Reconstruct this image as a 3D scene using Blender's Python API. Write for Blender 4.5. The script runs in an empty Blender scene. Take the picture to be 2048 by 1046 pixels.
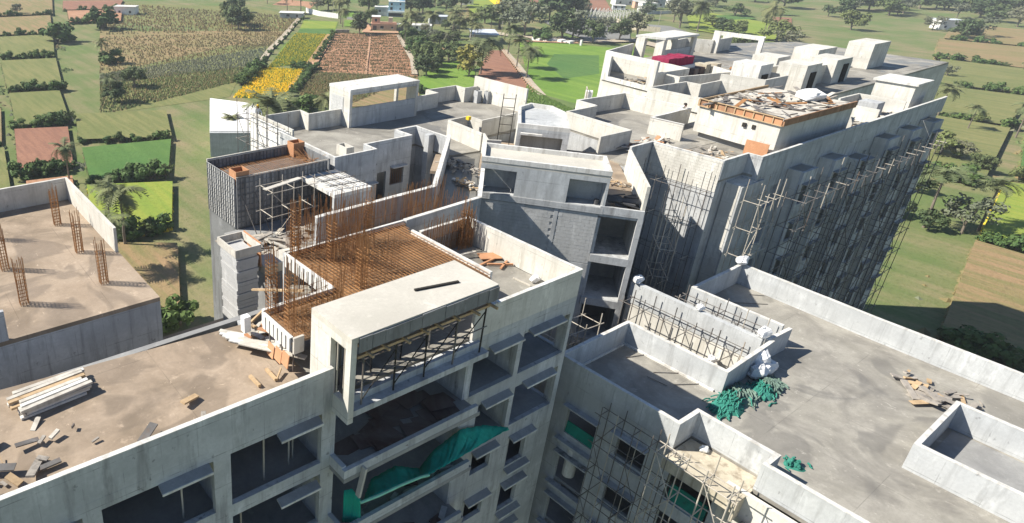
import bpy, bmesh, math, random
from mathutils import Vector, Matrix
S = bpy.context.scene
COL = S.collection
rnd = random.Random(7); rw = random.Random(17)
# ------------------------------------------------------------------ camera, sky, sun, exposure
cd = bpy.data.cameras.new('camera'); cam = bpy.data.objects.new('camera', cd); COL.objects.link(cam); S.camera = cam
cd.sensor_width = 36.0; cd.sensor_fit = 'HORIZONTAL'; cd.lens = 1352.35/2048*36
cd.shift_x = (1024-602.61)/2048; cd.shift_y = -(523-466.38)/2048
cd.clip_start = 0.5; cd.clip_end = 6000
YAW, PITCH, ROLL = 0.5907683, 0.4361234, 0.0176073
fw = Vector((math.cos(PITCH)*math.sin(YAW), math.cos(PITCH)*math.cos(YAW), -math.sin(PITCH)))
r0 = Vector((math.cos(YAW), -math.sin(YAW), 0)); u0 = r0.cross(fw)
rr = math.cos(ROLL)*r0 + math.sin(ROLL)*u0; uu = -math.sin(ROLL)*r0 + math.cos(ROLL)*u0
cam.matrix_world = Matrix(((rr.x, uu.x, -fw.x, 0), (rr.y, uu.y, -fw.y, 0), (rr.z, uu.z, -fw.z, 60.0), (0, 0, 0, 1)))
TOSUN = Vector((-0.865, 0.667, 1.0)).normalized()
W = bpy.data.worlds.new('World'); S.world = W; W.use_nodes = True
nt = W.node_tree; bg = nt.nodes['Background']; sk = nt.nodes.new('ShaderNodeTexSky')
sk.sky_type = 'NISHITA'; sk.sun_disc = False
sk.sun_elevation = math.asin(TOSUN.z); sk.sun_rotation = math.atan2(TOSUN.x, TOSUN.y)
sk.air_density = 1.0; sk.dust_density = 0.1; sk.ozone_density = 3.0
nt.links.new(sk.outputs[0], bg.inputs[0]); bg.inputs[1].default_value = 0.066
sl = bpy.data.lights.new('sun', 'SUN'); sl.energy = 4.8; sl.angle = math.radians(0.5); sl.color = (1.0, 0.94, 0.83)
so = bpy.data.objects.new('sun', sl); COL.objects.link(so); so.location = (0, 0, 200)
so.rotation_euler = TOSUN.to_track_quat('Z', 'Y').to_euler()
vs = S.view_settings; vs.view_transform = 'Standard'; vs.look = 'None'; vs.gamma = 1; vs.use_curve_mapping = False
vs.exposure = 0.87

# ------------------------------------------------------------------ materials
MATS = {}
class NT:
    def __init__(s, name, rough=.9):
        m = bpy.data.materials.new(name); m.use_nodes = True; s.m = m; s.t = m.node_tree
        s.b = s.t.nodes['Principled BSDF']; s.b.inputs['Roughness'].default_value = rough
        s.b.inputs['Specular IOR Level'].default_value = 0.25
        s.pos = s.n('ShaderNodeNewGeometry').outputs['Position']; MATS[name] = m
    def n(s, t, **k):
        x = s.t.nodes.new(t)
        for a, v in k.items(): setattr(x, a, v)
        return x
    def l(s, a, b): s.t.links.new(a, b)
    def map(s, scale=(1, 1, 1), rot=0.0):
        x = s.n('ShaderNodeMapping'); x.inputs['Scale'].default_value = scale; x.inputs['Rotation'].default_value = (0, 0, rot)
        s.l(s.pos, x.inputs[0]); return x.outputs[0]
    def noise(s, scale, detail=4, rough=.55, vec=None, dist=0):
        x = s.n('ShaderNodeTexNoise'); x.inputs['Scale'].default_value = scale; x.inputs['Detail'].default_value = detail
        x.inputs['Roughness'].default_value = rough; x.inputs['Distortion'].default_value = dist
        s.l(vec if vec is not None else s.pos, x.inputs['Vector']); return x.outputs['Fac']
    def ramp(s, f, a, b, va=0., vb=1.):
        x = s.n('ShaderNodeMapRange'); x.inputs[1].default_value = a; x.inputs[2].default_value = b
        x.inputs[3].default_value = va; x.inputs[4].default_value = vb; s.l(f, x.inputs[0]); return x.outputs[0]
    def mix(s, f, a, b, mode='MIX'):
        x = s.n('ShaderNodeMix', data_type='RGBA', blend_type=mode)
        if hasattr(f, 'name'): s.l(f, x.inputs[0])
        else: x.inputs[0].default_value = f
        for i, c in ((6, a), (7, b)):
            if isinstance(c, tuple): x.inputs[i].default_value = (*c, 1)
            else: s.l(c, x.inputs[i])
        return x.outputs[2]
    def mul(s, a, b):
        x = s.n('ShaderNodeMath', operation='MULTIPLY'); s.l(a, x.inputs[0])
        if hasattr(b, 'name'): s.l(b, x.inputs[1])
        else: x.inputs[1].default_value = b
        return x.outputs[0]
    def out(s, c, bump=None, strength=.3, dist=.02):
        if isinstance(c, tuple): s.b.inputs['Base Color'].default_value = (*c, 1)
        else: s.l(c, s.b.inputs['Base Color'])
        if bump is not None:
            x = s.n('ShaderNodeBump'); x.inputs['Strength'].default_value = strength; x.inputs['Distance'].default_value = dist
            s.l(bump, x.inputs['Height']); s.l(x.outputs[0], s.b.inputs['Normal'])
        return s.m
def concrete(name, c1, c2, stain, s_amt=.5, rough=.9, streak=True, fine=.3, seam=False):
    k = NT(name, rough)
    c = k.mix(k.ramp(k.noise(.55, 5, .6), .35, .68), c1, c2)
    c = k.mix(k.mul(k.ramp(k.noise(7, 3, .7), .35, .75), fine), c, tuple(x*.62 for x in c1))
    if streak:
        st = k.noise(1.0, 4, .65, k.map((2.3, 2.3, .28)))
        c = k.mix(k.mul(k.ramp(st, .5, .68), s_amt), c, stain)
        sp = k.noise(3.1, 3, .6, k.map((1, 1, .7)))
        c = k.mix(k.mul(k.ramp(sp, .66, .73), s_amt*.9), c, tuple(x*.55 for x in stain))
        w = k.noise(.9, 4, .7, k.map((1.3, 1.3, .5)))
        c = k.mix(k.mul(k.ramp(w, .56, .7), .55), c, tuple(min(1, x*1.3) for x in c2))
        if seam:
            sep = k.n('ShaderNodeSeparateXYZ'); k.l(k.pos, sep.inputs[0])
            def line(src, per, wd):
                a = k.n('ShaderNodeMath', operation='PINGPONG'); k.l(src, a.inputs[0]); a.inputs[1].default_value = per/2
                return k.ramp(a.outputs[0], 0, wd, 1., 0.)
            h = k.n('ShaderNodeMath', operation='MULTIPLY_ADD'); k.l(sep.outputs[1], h.inputs[0]); h.inputs[1].default_value = .83; k.l(sep.outputs[0], h.inputs[2])
            br = k.ramp(k.noise(1.6, 3, .7), .4, .6)
            c = k.mix(k.mul(k.mul(line(sep.outputs[2], 1.42, .022), br), .75), c, tuple(x*.5 for x in stain))
            c = k.mix(k.mul(k.mul(line(h.outputs[0], 1.22, .018), br), .6), c, tuple(x*.55 for x in stain))
            lift = k.noise(.45, 2, .5, k.map((.4, .4, 1.6)))
            c = k.mix(k.mul(k.ramp(lift, .45, .62), .45), c, tuple(x*.72 for x in c1))
    else:
        st = k.noise(.35, 5, .65, None, .6)
        c = k.mix(k.mul(k.ramp(st, .45, .66), s_amt), c, stain)
        sp = k.noise(1.7, 4, .7)
        c = k.mix(k.mul(k.ramp(sp, .6, .72), s_amt*.6), c, tuple(min(1, x*1.35) for x in c2))
        if seam:
            pd = k.ramp(k.noise(.22, 3, .5, None, 1.2), .52, .56)
            c = k.mix(k.mul(pd, .45), c, tuple(x*.8 for x in stain))
            rg = k.n('ShaderNodeMapRange'); k.l(pd, rg.inputs[0]); rg.inputs[3].default_value = rough; rg.inputs[4].default_value = rough*.5; k.l(rg.outputs[0], k.b.inputs['Roughness'])
            spl = k.ramp(k.noise(2.6, 5, .75, k.map((1, .6, 1), .7), 1.5), .64, .7)
            c = k.mix(k.mul(spl, .6), c, tuple(min(1, x*1.7) for x in c2))
            sep = k.n('ShaderNodeSeparateXYZ'); k.l(k.pos, sep.inputs[0])
            for ch, per in ((0, 3.7), (1, 4.3)):
                a = k.n('ShaderNodeMath', operation='PINGPONG'); k.l(sep.outputs[ch], a.inputs[0]); a.inputs[1].default_value = per/2
                c = k.mix(k.mul(k.mul(k.ramp(a.outputs[0], 0, .025, 1., 0.), k.ramp(k.noise(.8, 2), .4, .6)), .5), c, tuple(x*.6 for x in stain))
    return k.out(c, k.noise(9, 5, .7), .25, .02)
concrete('concrete', (.42, .43, .44), (.53, .54, .545), (.21, .21, .21), .7, seam=True)
concrete('concrete_warm', (.57, .55, .50), (.66, .64, .59), (.36, .34, .29), .6, seam=True)
concrete('plaster', (.44, .455, .465), (.52, .535, .54), (.26, .265, .265), .6, seam=True)
concrete('cap', (.56, .55, .52), (.68, .67, .64), (.32, .30, .27), .65)
concrete('roof_screed', (.285, .27, .235), (.38, .36, .32), (.165, .155, .14), .75, .7, False, .3, True)
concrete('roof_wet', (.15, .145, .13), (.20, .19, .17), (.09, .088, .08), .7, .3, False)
concrete('slab_pale', (.50, .475, .42), (.56, .53, .47), (.38, .36, .315), .55, .85, False)
concrete('slab_dirt', (.32, .25, .185), (.40, .32, .245), (.19, .15, .11), .8, .95, False, .3, True)
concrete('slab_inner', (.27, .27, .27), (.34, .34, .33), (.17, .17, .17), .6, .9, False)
concrete('deck_board', (.25, .155, .085), (.33, .20, .11), (.15, .105, .07), .8, .8, False)
concrete('block', (.44, .445, .445), (.52, .52, .515), (.31, .31, .30), .4, .95, True, .4)
concrete('mortar', (.40, .40, .40), (.46, .46, .455), (.32, .32, .32), .4)
concrete('form_metal', (.17, .175, .18), (.24, .245, .25), (.1, .1, .1), .7, .6)
concrete('form_plate', (.22, .225, .23), (.31, .315, .32), (.13, .125, .12), .8, .6)
concrete('form_white', (.62, .61, .58), (.70, .69, .66), (.42, .40, .37), .5, .6)
concrete('plywood', (.46, .23, .12), (.55, .30, .17), (.30, .15, .08), .5, .7, False)
concrete('ply_red', (.085, .05, .045), (.13, .085, .075), (.22, .20, .19), .7, .6, False)
concrete('timber', (.42, .30, .18), (.52, .38, .23), (.26, .18, .11), .5)
concrete('timber_grey', (.48, .45, .40), (.58, .55, .49), (.30, .27, .23), .6)
concrete('ochre', (.44, .39, .30), (.54, .49, .39), (.24, .20, .15), .8)
concrete('orange_steel', (.30, .17, .10), (.40, .23, .14), (.16, .09, .06), .6)
concrete('rust', (.29, .14, .06), (.42, .22, .09), (.15, .075, .04), .8)
concrete('steel', (.11, .105, .10), (.18, .17, .165), (.14, .09, .065), .6, .55)
concrete('steel_pale', (.42, .38, .32), (.52, .48, .42), (.26, .2, .15), .6, .5)
concrete('bag_white', (.72, .72, .72), (.80, .80, .80), (.5, .5, .5), .3)
concrete('magenta', (.23, .02, .06), (.34, .04, .09), (.12, .012, .03), .5)
concrete('dark_sheet', (.07, .07, .075), (.11, .11, .115), (.16, .16, .16), .5)
concrete('debris', (.24, .22, .20), (.42, .38, .33), (.12, .11, .10), .7)
concrete('net_green', (.004, .17, .125), (.01, .23, .17), (.002, .09, .07), .5, .6)
concrete('net_heap', (.025, .19, .145), (.06, .25, .195), (.015, .11, .085), .6)
concrete('net_grey_green', (.13, .20, .165), (.19, .27, .225), (.07, .11, .09), .5)
concrete('net_pale', (.25, .62, .42), (.33, .70, .50), (.15, .4, .3), .3)
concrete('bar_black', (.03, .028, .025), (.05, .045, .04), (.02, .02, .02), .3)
concrete('paint_pink', (.62, .36, .25), (.68, .42, .30), (.4, .22, .16), .3)
concrete('paint_white', (.74, .73, .70), (.80, .79, .77), (.5, .48, .45), .3)
concrete('paint_blue', (.42, .62, .76), (.50, .68, .80), (.3, .42, .5), .3)
concrete('roof_sheet', (.52, .56, .62), (.62, .66, .72), (.3, .3, .32), .5)
concrete('dark_glass', (.02, .022, .025), (.03, .032, .036), (.015, .015, .017), .3, .3)
concrete('skin_dark', (.16, .09, .06), (.2, .11, .075), (.1, .06, .04), .2)
concrete('cloth_white', (.72, .72, .70), (.78, .78, .76), (.5, .5, .48), .2)
concrete('helmet_yellow', (.75, .5, .03), (.8, .55, .05), (.5, .33, .02), .2, .4)
concrete('trunk', (.17, .14, .11), (.24, .2, .16), (.1, .08, .06), .5)
def field(name, c1, c2, c3, ang, freq, amt, patch=.03, rough=1.0):
    k = NT(name, rough)
    c = k.mix(k.ramp(k.noise(patch, 4, .6), .36, .64), c1, c2)
    v = k.map((freq, freq*.09, 1), ang)
    c = k.mix(k.mul(k.ramp(k.noise(1.0, 2, .6, v), .42, .62), amt), c, c3)
    c = k.mix(k.mul(k.ramp(k.noise(.9, 4, .7), .5, .7), .5), c, tuple(x*.6 for x in c1))
    return k.out(c, k.noise(1.3, 4, .7), .6, .3)
field('ground_scrub', (.12, .17, .05), (.24, .20, .11), (.09, .145, .04), .4, .2, .6, .035)
field('soil_red', (.38, .20, .115), (.43, .245, .15), (.30, .17, .10), 2.2, .9, .6)
field('soil_dark', (.26, .13, .085), (.30, .155, .10), (.2, .10, .07), 2.2, .9, .6)
field('soil_path', (.44, .26, .16), (.49, .30, .19), (.36, .22, .13), 2.2, .4, .4)
field('crop_brown', (.24, .19, .09), (.30, .20, .11), (.14, .16, .055), 2.2, .6, .6)
field('crop_dull', (.17, .18, .065), (.21, .2, .08), (.11, .14, .045), 2.2, .6, .6)
field('grass_bright', (.13, .235, .03), (.195, .285, .05), (.10, .19, .03), 2.1, .25, .7, .035)
field('grass_teal', (.07, .155, .04), (.105, .185, .045), (.06, .13, .03), 2.1, .3, .5, .03)
field('grass_yellow', (.21, .27, .045), (.26, .29, .05), (.15, .24, .035), 2.1, .4, .6)
field('site_mud', (.11, .095, .08), (.15, .13, .105), (.08, .07, .06), .5, .3, .4)
field('track', (.42, .36, .28), (.48, .42, .33), (.34, .27, .2), .5, .3, .4)
field('tarmac', (.2, .2, .19), (.24, .24, .23), (.16, .16, .155), .5, .3, .4)
def leafmat(name, c1, c2, sc=.35):
    k = NT(name, .75)
    c = k.mix(k.ramp(k.noise(sc, 3, .6), .35, .65), c1, c2)
    o = k.n('ShaderNodeObjectInfo').outputs['Random']
    c = k.mix(k.mul(k.ramp(o, 0, 1), .35), c, tuple(x*.6 for x in c1))
    c = k.mix(k.mul(k.ramp(k.noise(.013, 2), .42, .6), .4), c, (c2[0]*1.45, c2[1]*1.15, c2[2]))
    k.b.inputs['Subsurface Weight'].default_value = 0
    return k.out(c)
leafmat('leaf_dark', (.05, .08, .035), (.095, .135, .055))
leafmat('leaf_mid', (.075, .115, .04), (.13, .17, .06))
leafmat('leaf_grey', (.11, .13, .085), (.165, .185, .12))
leafmat('leaf_yellow', (.20, .20, .05), (.30, .28, .07))
leafmat('palm_leaf', (.095, .125, .055), (.17, .195, .09))
leafmat('dry_leaf', (.15, .13, .06), (.20, .17, .08))
leafmat('hedge_leaf', (.05, .10, .03), (.09, .15, .04))
leafmat('marigold', (.70, .50, .015), (.80, .60, .03), 1.0)
leafmat('marigold_dull', (.45, .38, .03), (.58, .46, .03), 1.0)
leafmat('crop_leaf', (.09, .16, .03), (.13, .21, .04))

concrete('net_base', (.012, .36, .25), (.02, .42, .31), (.006, .24, .17), .5)
MATS['net_sheet'] = MATS['net_base'].copy(); MATS['net_sheet'].name = 'net_sheet'; MATS['net_sheet'].node_tree.nodes['Principled BSDF'].inputs['Alpha'].default_value = .9
# ------------------------------------------------------------------ mesh helpers
WLOC = {}
class MB:
    def __init__(s): s.v = []; s.f = []
    def quad(s, a, b, c, d): i = len(s.v); s.v += [a, b, c, d]; s.f.append((i, i+1, i+2, i+3))
    def poly(s, pts): i = len(s.v); s.v += list(pts); s.f.append(tuple(range(i, i+len(pts))))
    def box(s, x0, x1, y0, y1, z0, z1):
        i = len(s.v); s.v += [(x0,y0,z0),(x1,y0,z0),(x1,y1,z0),(x0,y1,z0),(x0,y0,z1),(x1,y0,z1),(x1,y1,z1),(x0,y1,z1)]
        s.f += [(i,i+3,i+2,i+1),(i+4,i+5,i+6,i+7),(i,i+1,i+5,i+4),(i+1,i+2,i+6,i+5),(i+2,i+3,i+7,i+6),(i+3,i,i+4,i+7)]; return s
    def obox(s, c, a, b, cc):   # centre and three half vectors
        c, a, b, cc = Vector(c), Vector(a), Vector(b), Vector(cc); i = len(s.v)
        for z in (-1, 1):
            for x, y in ((-1,-1),(1,-1),(1,1),(-1,1)): s.v.append(tuple(c + x*a + y*b + z*cc))
        s.f += [(i,i+3,i+2,i+1),(i+4,i+5,i+6,i+7),(i,i+1,i+5,i+4),(i+1,i+2,i+6,i+5),(i+2,i+3,i+7,i+6),(i+3,i,i+4,i+7)]; return s
    def bar(s, p, q, w, h):     # rectangular bar from p to q
        p, q = Vector(p), Vector(q); d = (q-p); L = d.length; d.normalize()
        up = Vector((0,0,1)) if abs(d.z) < .95 else Vector((1,0,0))
        a = d.cross(up).normalized(); b = a.cross(d)
        return s.obox((p+q)/2, d*L/2, a*w/2, b*h/2)
    def tube(s, p, q, r, n=5, r2=None):
        p, q = Vector(p), Vector(q); d = (q-p).normalized(); r2 = r if r2 is None else r2
        up = Vector((0,0,1)) if abs(d.z) < .95 else Vector((1,0,0))
        a = d.cross(up).normalized(); b = a.cross(d); i = len(s.v)
        for c, ra in ((p, r), (q, r2)):
            for k in range(n):
                t = 2*math.pi*k/n; s.v.append(tuple(c + ra*(math.cos(t)*a + math.sin(t)*b)))
        for k in range(n): s.f.append((i+k, i+(k+1)%n, i+n+(k+1)%n, i+n+k))
        s.f.append(tuple(i+k for k in range(n-1, -1, -1))); s.f.append(tuple(i+n+k for k in range(n))); return s
    def prism(s, poly, z0, z1):
        n = len(poly); i = len(s.v)
        ar = sum(poly[k][0]*poly[(k+1)%n][1]-poly[(k+1)%n][0]*poly[k][1] for k in range(n))
        if ar < 0: poly = poly[::-1]
        s.v += [(x,y,z0) for x,y in poly] + [(x,y,z1) for x,y in poly]
        s.f.append(tuple(i+k for k in range(n-1,-1,-1))); s.f.append(tuple(i+n+k for k in range(n)))
        for k in range(n): s.f.append((i+k, i+(k+1)%n, i+n+(k+1)%n, i+n+k))
        return s
    def run(s, pts, t, z0, z1, closed=False):   # wall along a polyline, t to its left (negative: right); mitred
        P = [Vector((p[0], p[1])) for p in pts]; n0 = len(P); Q_ = []
        for k in range(n0 if closed else n0-1):     # hand-cast edges: a little wander between the corners
            a, b = P[k], P[(k+1) % n0]; L = (b-a).length; nn = max(1, min(24, int(L/.8))) if abs(t) < .4 else 1; d = (b-a)/max(L, 1e-6); pn = Vector((-d.y, d.x))
            Q_.append(a)
            for q in range(1, nn): Q_.append(a+d*(L*(q+rw.uniform(-.25,.25))/nn)+pn*rw.uniform(-.006,.006))
        if not closed: Q_.append(P[-1])
        P = Q_; n = len(P); O = []
        for k in range(n):
            pv = P[k-1] if (k > 0 or closed) else None; nx = P[(k+1)%n] if (k < n-1 or closed) else None
            def nrm(a, b): d = (b-a).normalized(); return Vector((-d.y, d.x))
            if pv is None: m = nrm(P[k], nx)*t
            elif nx is None: m = nrm(pv, P[k])*t
            else:
                n1, n2 = nrm(pv, P[k]), nrm(P[k], nx); h = (n1+n2)
                if h.length < .2: m = n1*t
                else: h.normalize(); m = h*(t/max(.35, h.dot(n1)))
            O.append(P[k]+m)
        i = len(s.v)
        for k in range(n):
            j1, j2 = (rw.uniform(-.012,.008), rw.uniform(-.012,.008)) if z1-z0 < .2 or z1-z0 > .3 else (0, 0)
            if z1-z0 < .06: j1, j2 = j1*.9, j2*.9
            s.v += [(P[k].x,P[k].y,z0),(P[k].x,P[k].y,z1+j1),(O[k].x,O[k].y,z1+j2),(O[k].x,O[k].y,z0)]
        for k in range(n if closed else n-1):
            a, b = i+4*k, i+4*((k+1)%n)
            for j in range(4): s.f.append((a+j, b+j, b+(j+1)%4, a+(j+1)%4))
        if not closed: s.f.append((i, i+1, i+2, i+3)); e = i+4*(n-1); s.f.append((e+3, e+2, e+1, e))
        return s
    def facade(s, P0, u, n, L, z0, z1, holes, t):  # slab with rectangular openings; n is the outward normal
        us = sorted({0., L} | {h[0] for h in holes} | {h[1] for h in holes}); zs = sorted({z0, z1} | {h[2] for h in holes} | {h[3] for h in holes})
        us = [x for x in us if 0 <= x <= L]; zs = [x for x in zs if z0 <= x <= z1]
        def solid(i, j):
            if i < 0 or j < 0 or i >= len(us)-1 or j >= len(zs)-1: return False
            a, b = (us[i]+us[i+1])/2, (zs[j]+zs[j+1])/2
            return not any(h[0] < a < h[1] and h[2] < b < h[3] for h in holes)
        def pt(uu_, z, k): return (P0[0]+u[0]*uu_-n[0]*t*k, P0[1]+u[1]*uu_-n[1]*t*k, z)
        for i in range(len(us)-1):
            for j in range(len(zs)-1):
                if not solid(i, j): continue
                a, b, c, d = us[i], us[i+1], zs[j], zs[j+1]
                s.quad(pt(a,c,0), pt(b,c,0), pt(b,d,0), pt(a,d,0)); s.quad(pt(b,c,1), pt(a,c,1), pt(a,d,1), pt(b,d,1))
                if not solid(i-1, j): s.quad(pt(a,c,1), pt(a,c,0), pt(a,d,0), pt(a,d,1))
                if not solid(i+1, j): s.quad(pt(b,c,0), pt(b,c,1), pt(b,d,1), pt(b,d,0))
                if not solid(i, j-1): s.quad(pt(a,c,1), pt(b,c,1), pt(b,c,0), pt(a,c,0))
                if not solid(i, j+1): s.quad(pt(a,d,0), pt(b,d,0), pt(b,d,1), pt(a,d,1))
        return s
    def build(s, name, mat, parent=None, fix=True, smooth=False):
        me = bpy.data.meshes.new(name); o = bpy.data.objects.new(name, me); COL.objects.link(o)
        off = Vector((0,0,0))
        if parent is not None: o.parent = parent; off = WLOC.get(parent.name, Vector((0,0,0)))
        else:
            n = len(s.v); off = Vector((sum(v[0] for v in s.v)/n, sum(v[1] for v in s.v)/n, min(v[2] for v in s.v))); o.location = off
        WLOC[o.name] = off.copy()
        me.from_pydata([(v[0]-off.x, v[1]-off.y, v[2]-off.z) for v in s.v], [], s.f)
        me.materials.append(MATS[mat])
        if fix:
            bm = bmesh.new(); bm.from_mesh(me); bmesh.ops.recalc_face_normals(bm, faces=bm.faces); bm.to_mesh(me); bm.free()
        if smooth: me.polygons.foreach_set('use_smooth', [True]*len(me.polygons))
        return o
def B(*a): return MB().box(*a)
def tag(o, label=None, cat=None, group=None, kind=None):
    if label: o['label'] = label
    if cat: o['category'] = cat
    if group: o['group'] = group
    if kind: o['kind'] = kind
    return o
def thing(name, label, cat, loc, group=None, rz=0.0):
    o = bpy.data.objects.new(name, None); COL.objects.link(o); o.location = loc; o.rotation_euler = (0,0,rz)
    WLOC[o.name] = Vector(loc); return tag(o, label, cat, group)
def unit(name, mb, mat):
    me = bpy.data.meshes.new(name); me.from_pydata(mb.v, [], mb.f); me.materials.append(MATS[mat])
    bm = bmesh.new(); bm.from_mesh(me); bmesh.ops.recalc_face_normals(bm, faces=bm.faces); bm.to_mesh(me); bm.free(); return me
def inst(name, me, parent, loc, rot=None, scale=None):
    o = bpy.data.objects.new(name, me); COL.objects.link(o); o.parent = parent
    off = WLOC.get(parent.name, Vector((0,0,0))) if parent else Vector((0,0,0)); o.location = Vector(loc)-off
    WLOC[o.name] = Vector(loc)
    if rot is not None: o.rotation_mode = 'QUATERNION'; o.rotation_quaternion = rot
    if scale is not None: o.scale = scale
    return o
POLE = {m: unit('pole', MB().tube((0,0,0), (0,0,1), 1, 6), m) for m in ('steel', 'steel_pale', 'rust', 'timber', 'bar_black')}
BOX1 = {}
def boxmesh(m):
    if m not in BOX1: BOX1[m] = unit('piece', MB().box(-.5,.5,-.5,.5,-.5,.5), m)
    return BOX1[m]
def pole(parent, name, p, q, r=.028, m='steel'):
    p, q = Vector(p), Vector(q); d = q-p
    return inst(name, POLE[m], parent, p, d.to_track_quat('Z', 'Y'), (r, r, d.length))
def piece(parent, name, c, size, m, rot=None): return inst(name, boxmesh(m), parent, c, rot, size)
def plankq(d, up=(0,0,1)):
    d = Vector(d).normalized(); return d.to_track_quat('X', 'Z')
def litter(name, label, cx, cy, z, w, d, n, mats, s=(.15,.7), group='loose site rubble'):
    root = thing(name, label, 'debris', (cx, cy, z), group)
    for k in range(n):
        x, y = cx+max(-w/2, min(w/2, rnd.gauss(0, w/3.2))), cy+max(-d/2, min(d/2, rnd.gauss(0, d/3.2))); L = rnd.uniform(*s); a = rnd.uniform(0, math.pi)
        piece(root, 'scrap', (x, y, z+.05+rnd.random()*.25), (L, min(.3, L*rnd.uniform(.06,.5)), rnd.uniform(.02,.1)), rnd.choice(mats), Matrix.Rotation(a, 3, 'Z').to_quaternion() @ Matrix.Rotation(rnd.uniform(-.3,.3), 3, 'Y').to_quaternion())
# ------------------------------------------------------------------ shared building bits
ZR, ZP = 44.3, 45.67
def body(root, poly, z=ZR, mat='concrete', roofmat='roof_screed', z0=0.0):
    MB().prism(poly, z0, z-.2).build('wall', mat, root)
    c = Vector((sum(p[0] for p in poly)/len(poly), sum(p[1] for p in poly)/len(poly)))
    MB().prism([tuple(Vector(p)+(c-Vector(p)).normalized()*.02) for p in poly], z-.2, z).build('roof', roofmat, root)
def parapet(root, pts, t=.15, z0=ZR, z1=ZP, mat='concrete_warm', cap=True):
    o = MB().run(pts, t, z0, z1).build('parapet', mat, root)
    return o
def blockwork(root, name, o, u, n, L, z0, z1, bw=.45, bh=.22, mat='block', skip=None):
    """individual masonry blocks laid proud of a wall plane"""
    u, n = Vector((*u, 0)), Vector((*n, 0)); rows = int((z1-z0)/bh); q = Matrix((u, -n, Vector((0,0,1)))).transposed().to_quaternion()
    for j in range(rows):
        x = -(j % 2)*bw/2
        while x < L-.02:
            a, b = max(0, x), min(L, x+bw); x += bw
            if b-a < .08: continue
            zc = z0+(j+.5)*bh
            if skip and skip((a+b)/2, zc): continue
            c = Vector((o[0], o[1], zc)) + u*(a+b)/2 + n*(.008+rnd.uniform(-.004, .004))
            piece(root, name, c, (b-a-.009, .05, bh-.008), mat, q)
# ------------------------------------------------------------------ FRONT BUILDING
M = thing('apartment_building', 'foreground grey concrete block under construction with rebar deck and framed terrace', 'building', (12, 15.54, 0), 'unfinished apartment blocks')
Yf = 15.54
# right facade
holes = [(.3, 3.15, 41.24, 43.42), (3.45, 6.68, 41.24, 43.42), (1.0, 3.2, 38.2, 40.47), (3.5, 6.6, 38.2, 40.47)]
for k in range(5):
    d = 3.05*k
    holes += [(1.2, 2.5, 36.25-d, 37.6-d), (3.8, 5.1, 35.5-d, 37.25-d)]
MB().facade((19.0, Yf), (1, 0), (0, -1), 6.92, 0, ZR, holes, .22).build('facade_wall', 'concrete', M)
lh = []
for k in range(9):
    for x0 in (21.75, 17.4, 13.1, 8.6, 4.2): lh.append((x0, x0+3.72, (41.55, 38.5, 35.45)[k] if k < 3 else 35.45-3.05*(k-2), (43.85, 41.0, 37.95)[k] if k < 3 else 37.95-3.05*(k-2)))
MB().facade((-14.0, Yf), (1, 0), (0, -1), 25.9, 0, ZR, lh, .22).build('facade_wall', 'concrete', M)
MB().facade((25.92, Yf+.22), (0, 1), (1, 0), 6.86, 0, ZR, [(.3, 2.6, 41.3, 43.4), (.3, 2.6, 38.2, 40.4)], .2).build('side_wall', 'concrete', M)
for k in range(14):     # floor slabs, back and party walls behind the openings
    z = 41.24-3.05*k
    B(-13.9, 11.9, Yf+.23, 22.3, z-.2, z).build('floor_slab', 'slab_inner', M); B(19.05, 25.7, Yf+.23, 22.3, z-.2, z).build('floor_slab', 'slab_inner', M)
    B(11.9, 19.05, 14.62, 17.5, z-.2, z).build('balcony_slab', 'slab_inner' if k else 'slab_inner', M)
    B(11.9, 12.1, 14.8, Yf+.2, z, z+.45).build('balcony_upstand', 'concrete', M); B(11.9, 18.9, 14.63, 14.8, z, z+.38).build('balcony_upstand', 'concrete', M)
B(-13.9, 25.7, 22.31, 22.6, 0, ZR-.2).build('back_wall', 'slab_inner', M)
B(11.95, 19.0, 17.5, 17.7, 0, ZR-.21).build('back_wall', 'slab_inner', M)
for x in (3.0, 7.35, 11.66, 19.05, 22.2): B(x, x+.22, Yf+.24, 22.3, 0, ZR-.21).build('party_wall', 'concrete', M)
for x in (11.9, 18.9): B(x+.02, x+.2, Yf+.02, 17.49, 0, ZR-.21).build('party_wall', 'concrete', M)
# roof
MB().prism([(-13.9, Yf+.16), (12.0, Yf+.16), (12.0, 21.6), (-13.9, 23.8)], ZR-.2, ZR).build('roof', 'slab_dirt', M)
B(12.0, 25.76, Yf+.16, 19.6, ZR-.2, ZR).build('roof', 'roof_screed', M); B(14.9, 25.76, 19.6, 23.4, ZR-.2, ZR).build('roof', 'roof_screed', M)
MB().run([(-14, Yf), (11.9, Yf)], .15, ZR, ZP).build('parapet', 'concrete', M)
B(-14, 11.9, Yf-.01, Yf+.17, ZP, ZP+.03).build('coping', 'cap', M)
MB().run([(19.0, Yf), (25.92, Yf), (25.92, 22.62), (22.4, 22.62)], .15, ZR, ZP).build('parapet', 'concrete_warm', M)
MB().run([(18.99, Yf-.012), (25.932, Yf-.012), (25.932, 22.632), (22.39, 22.632)], .175, ZP, ZP+.03).build('coping', 'cap', M)
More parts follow.
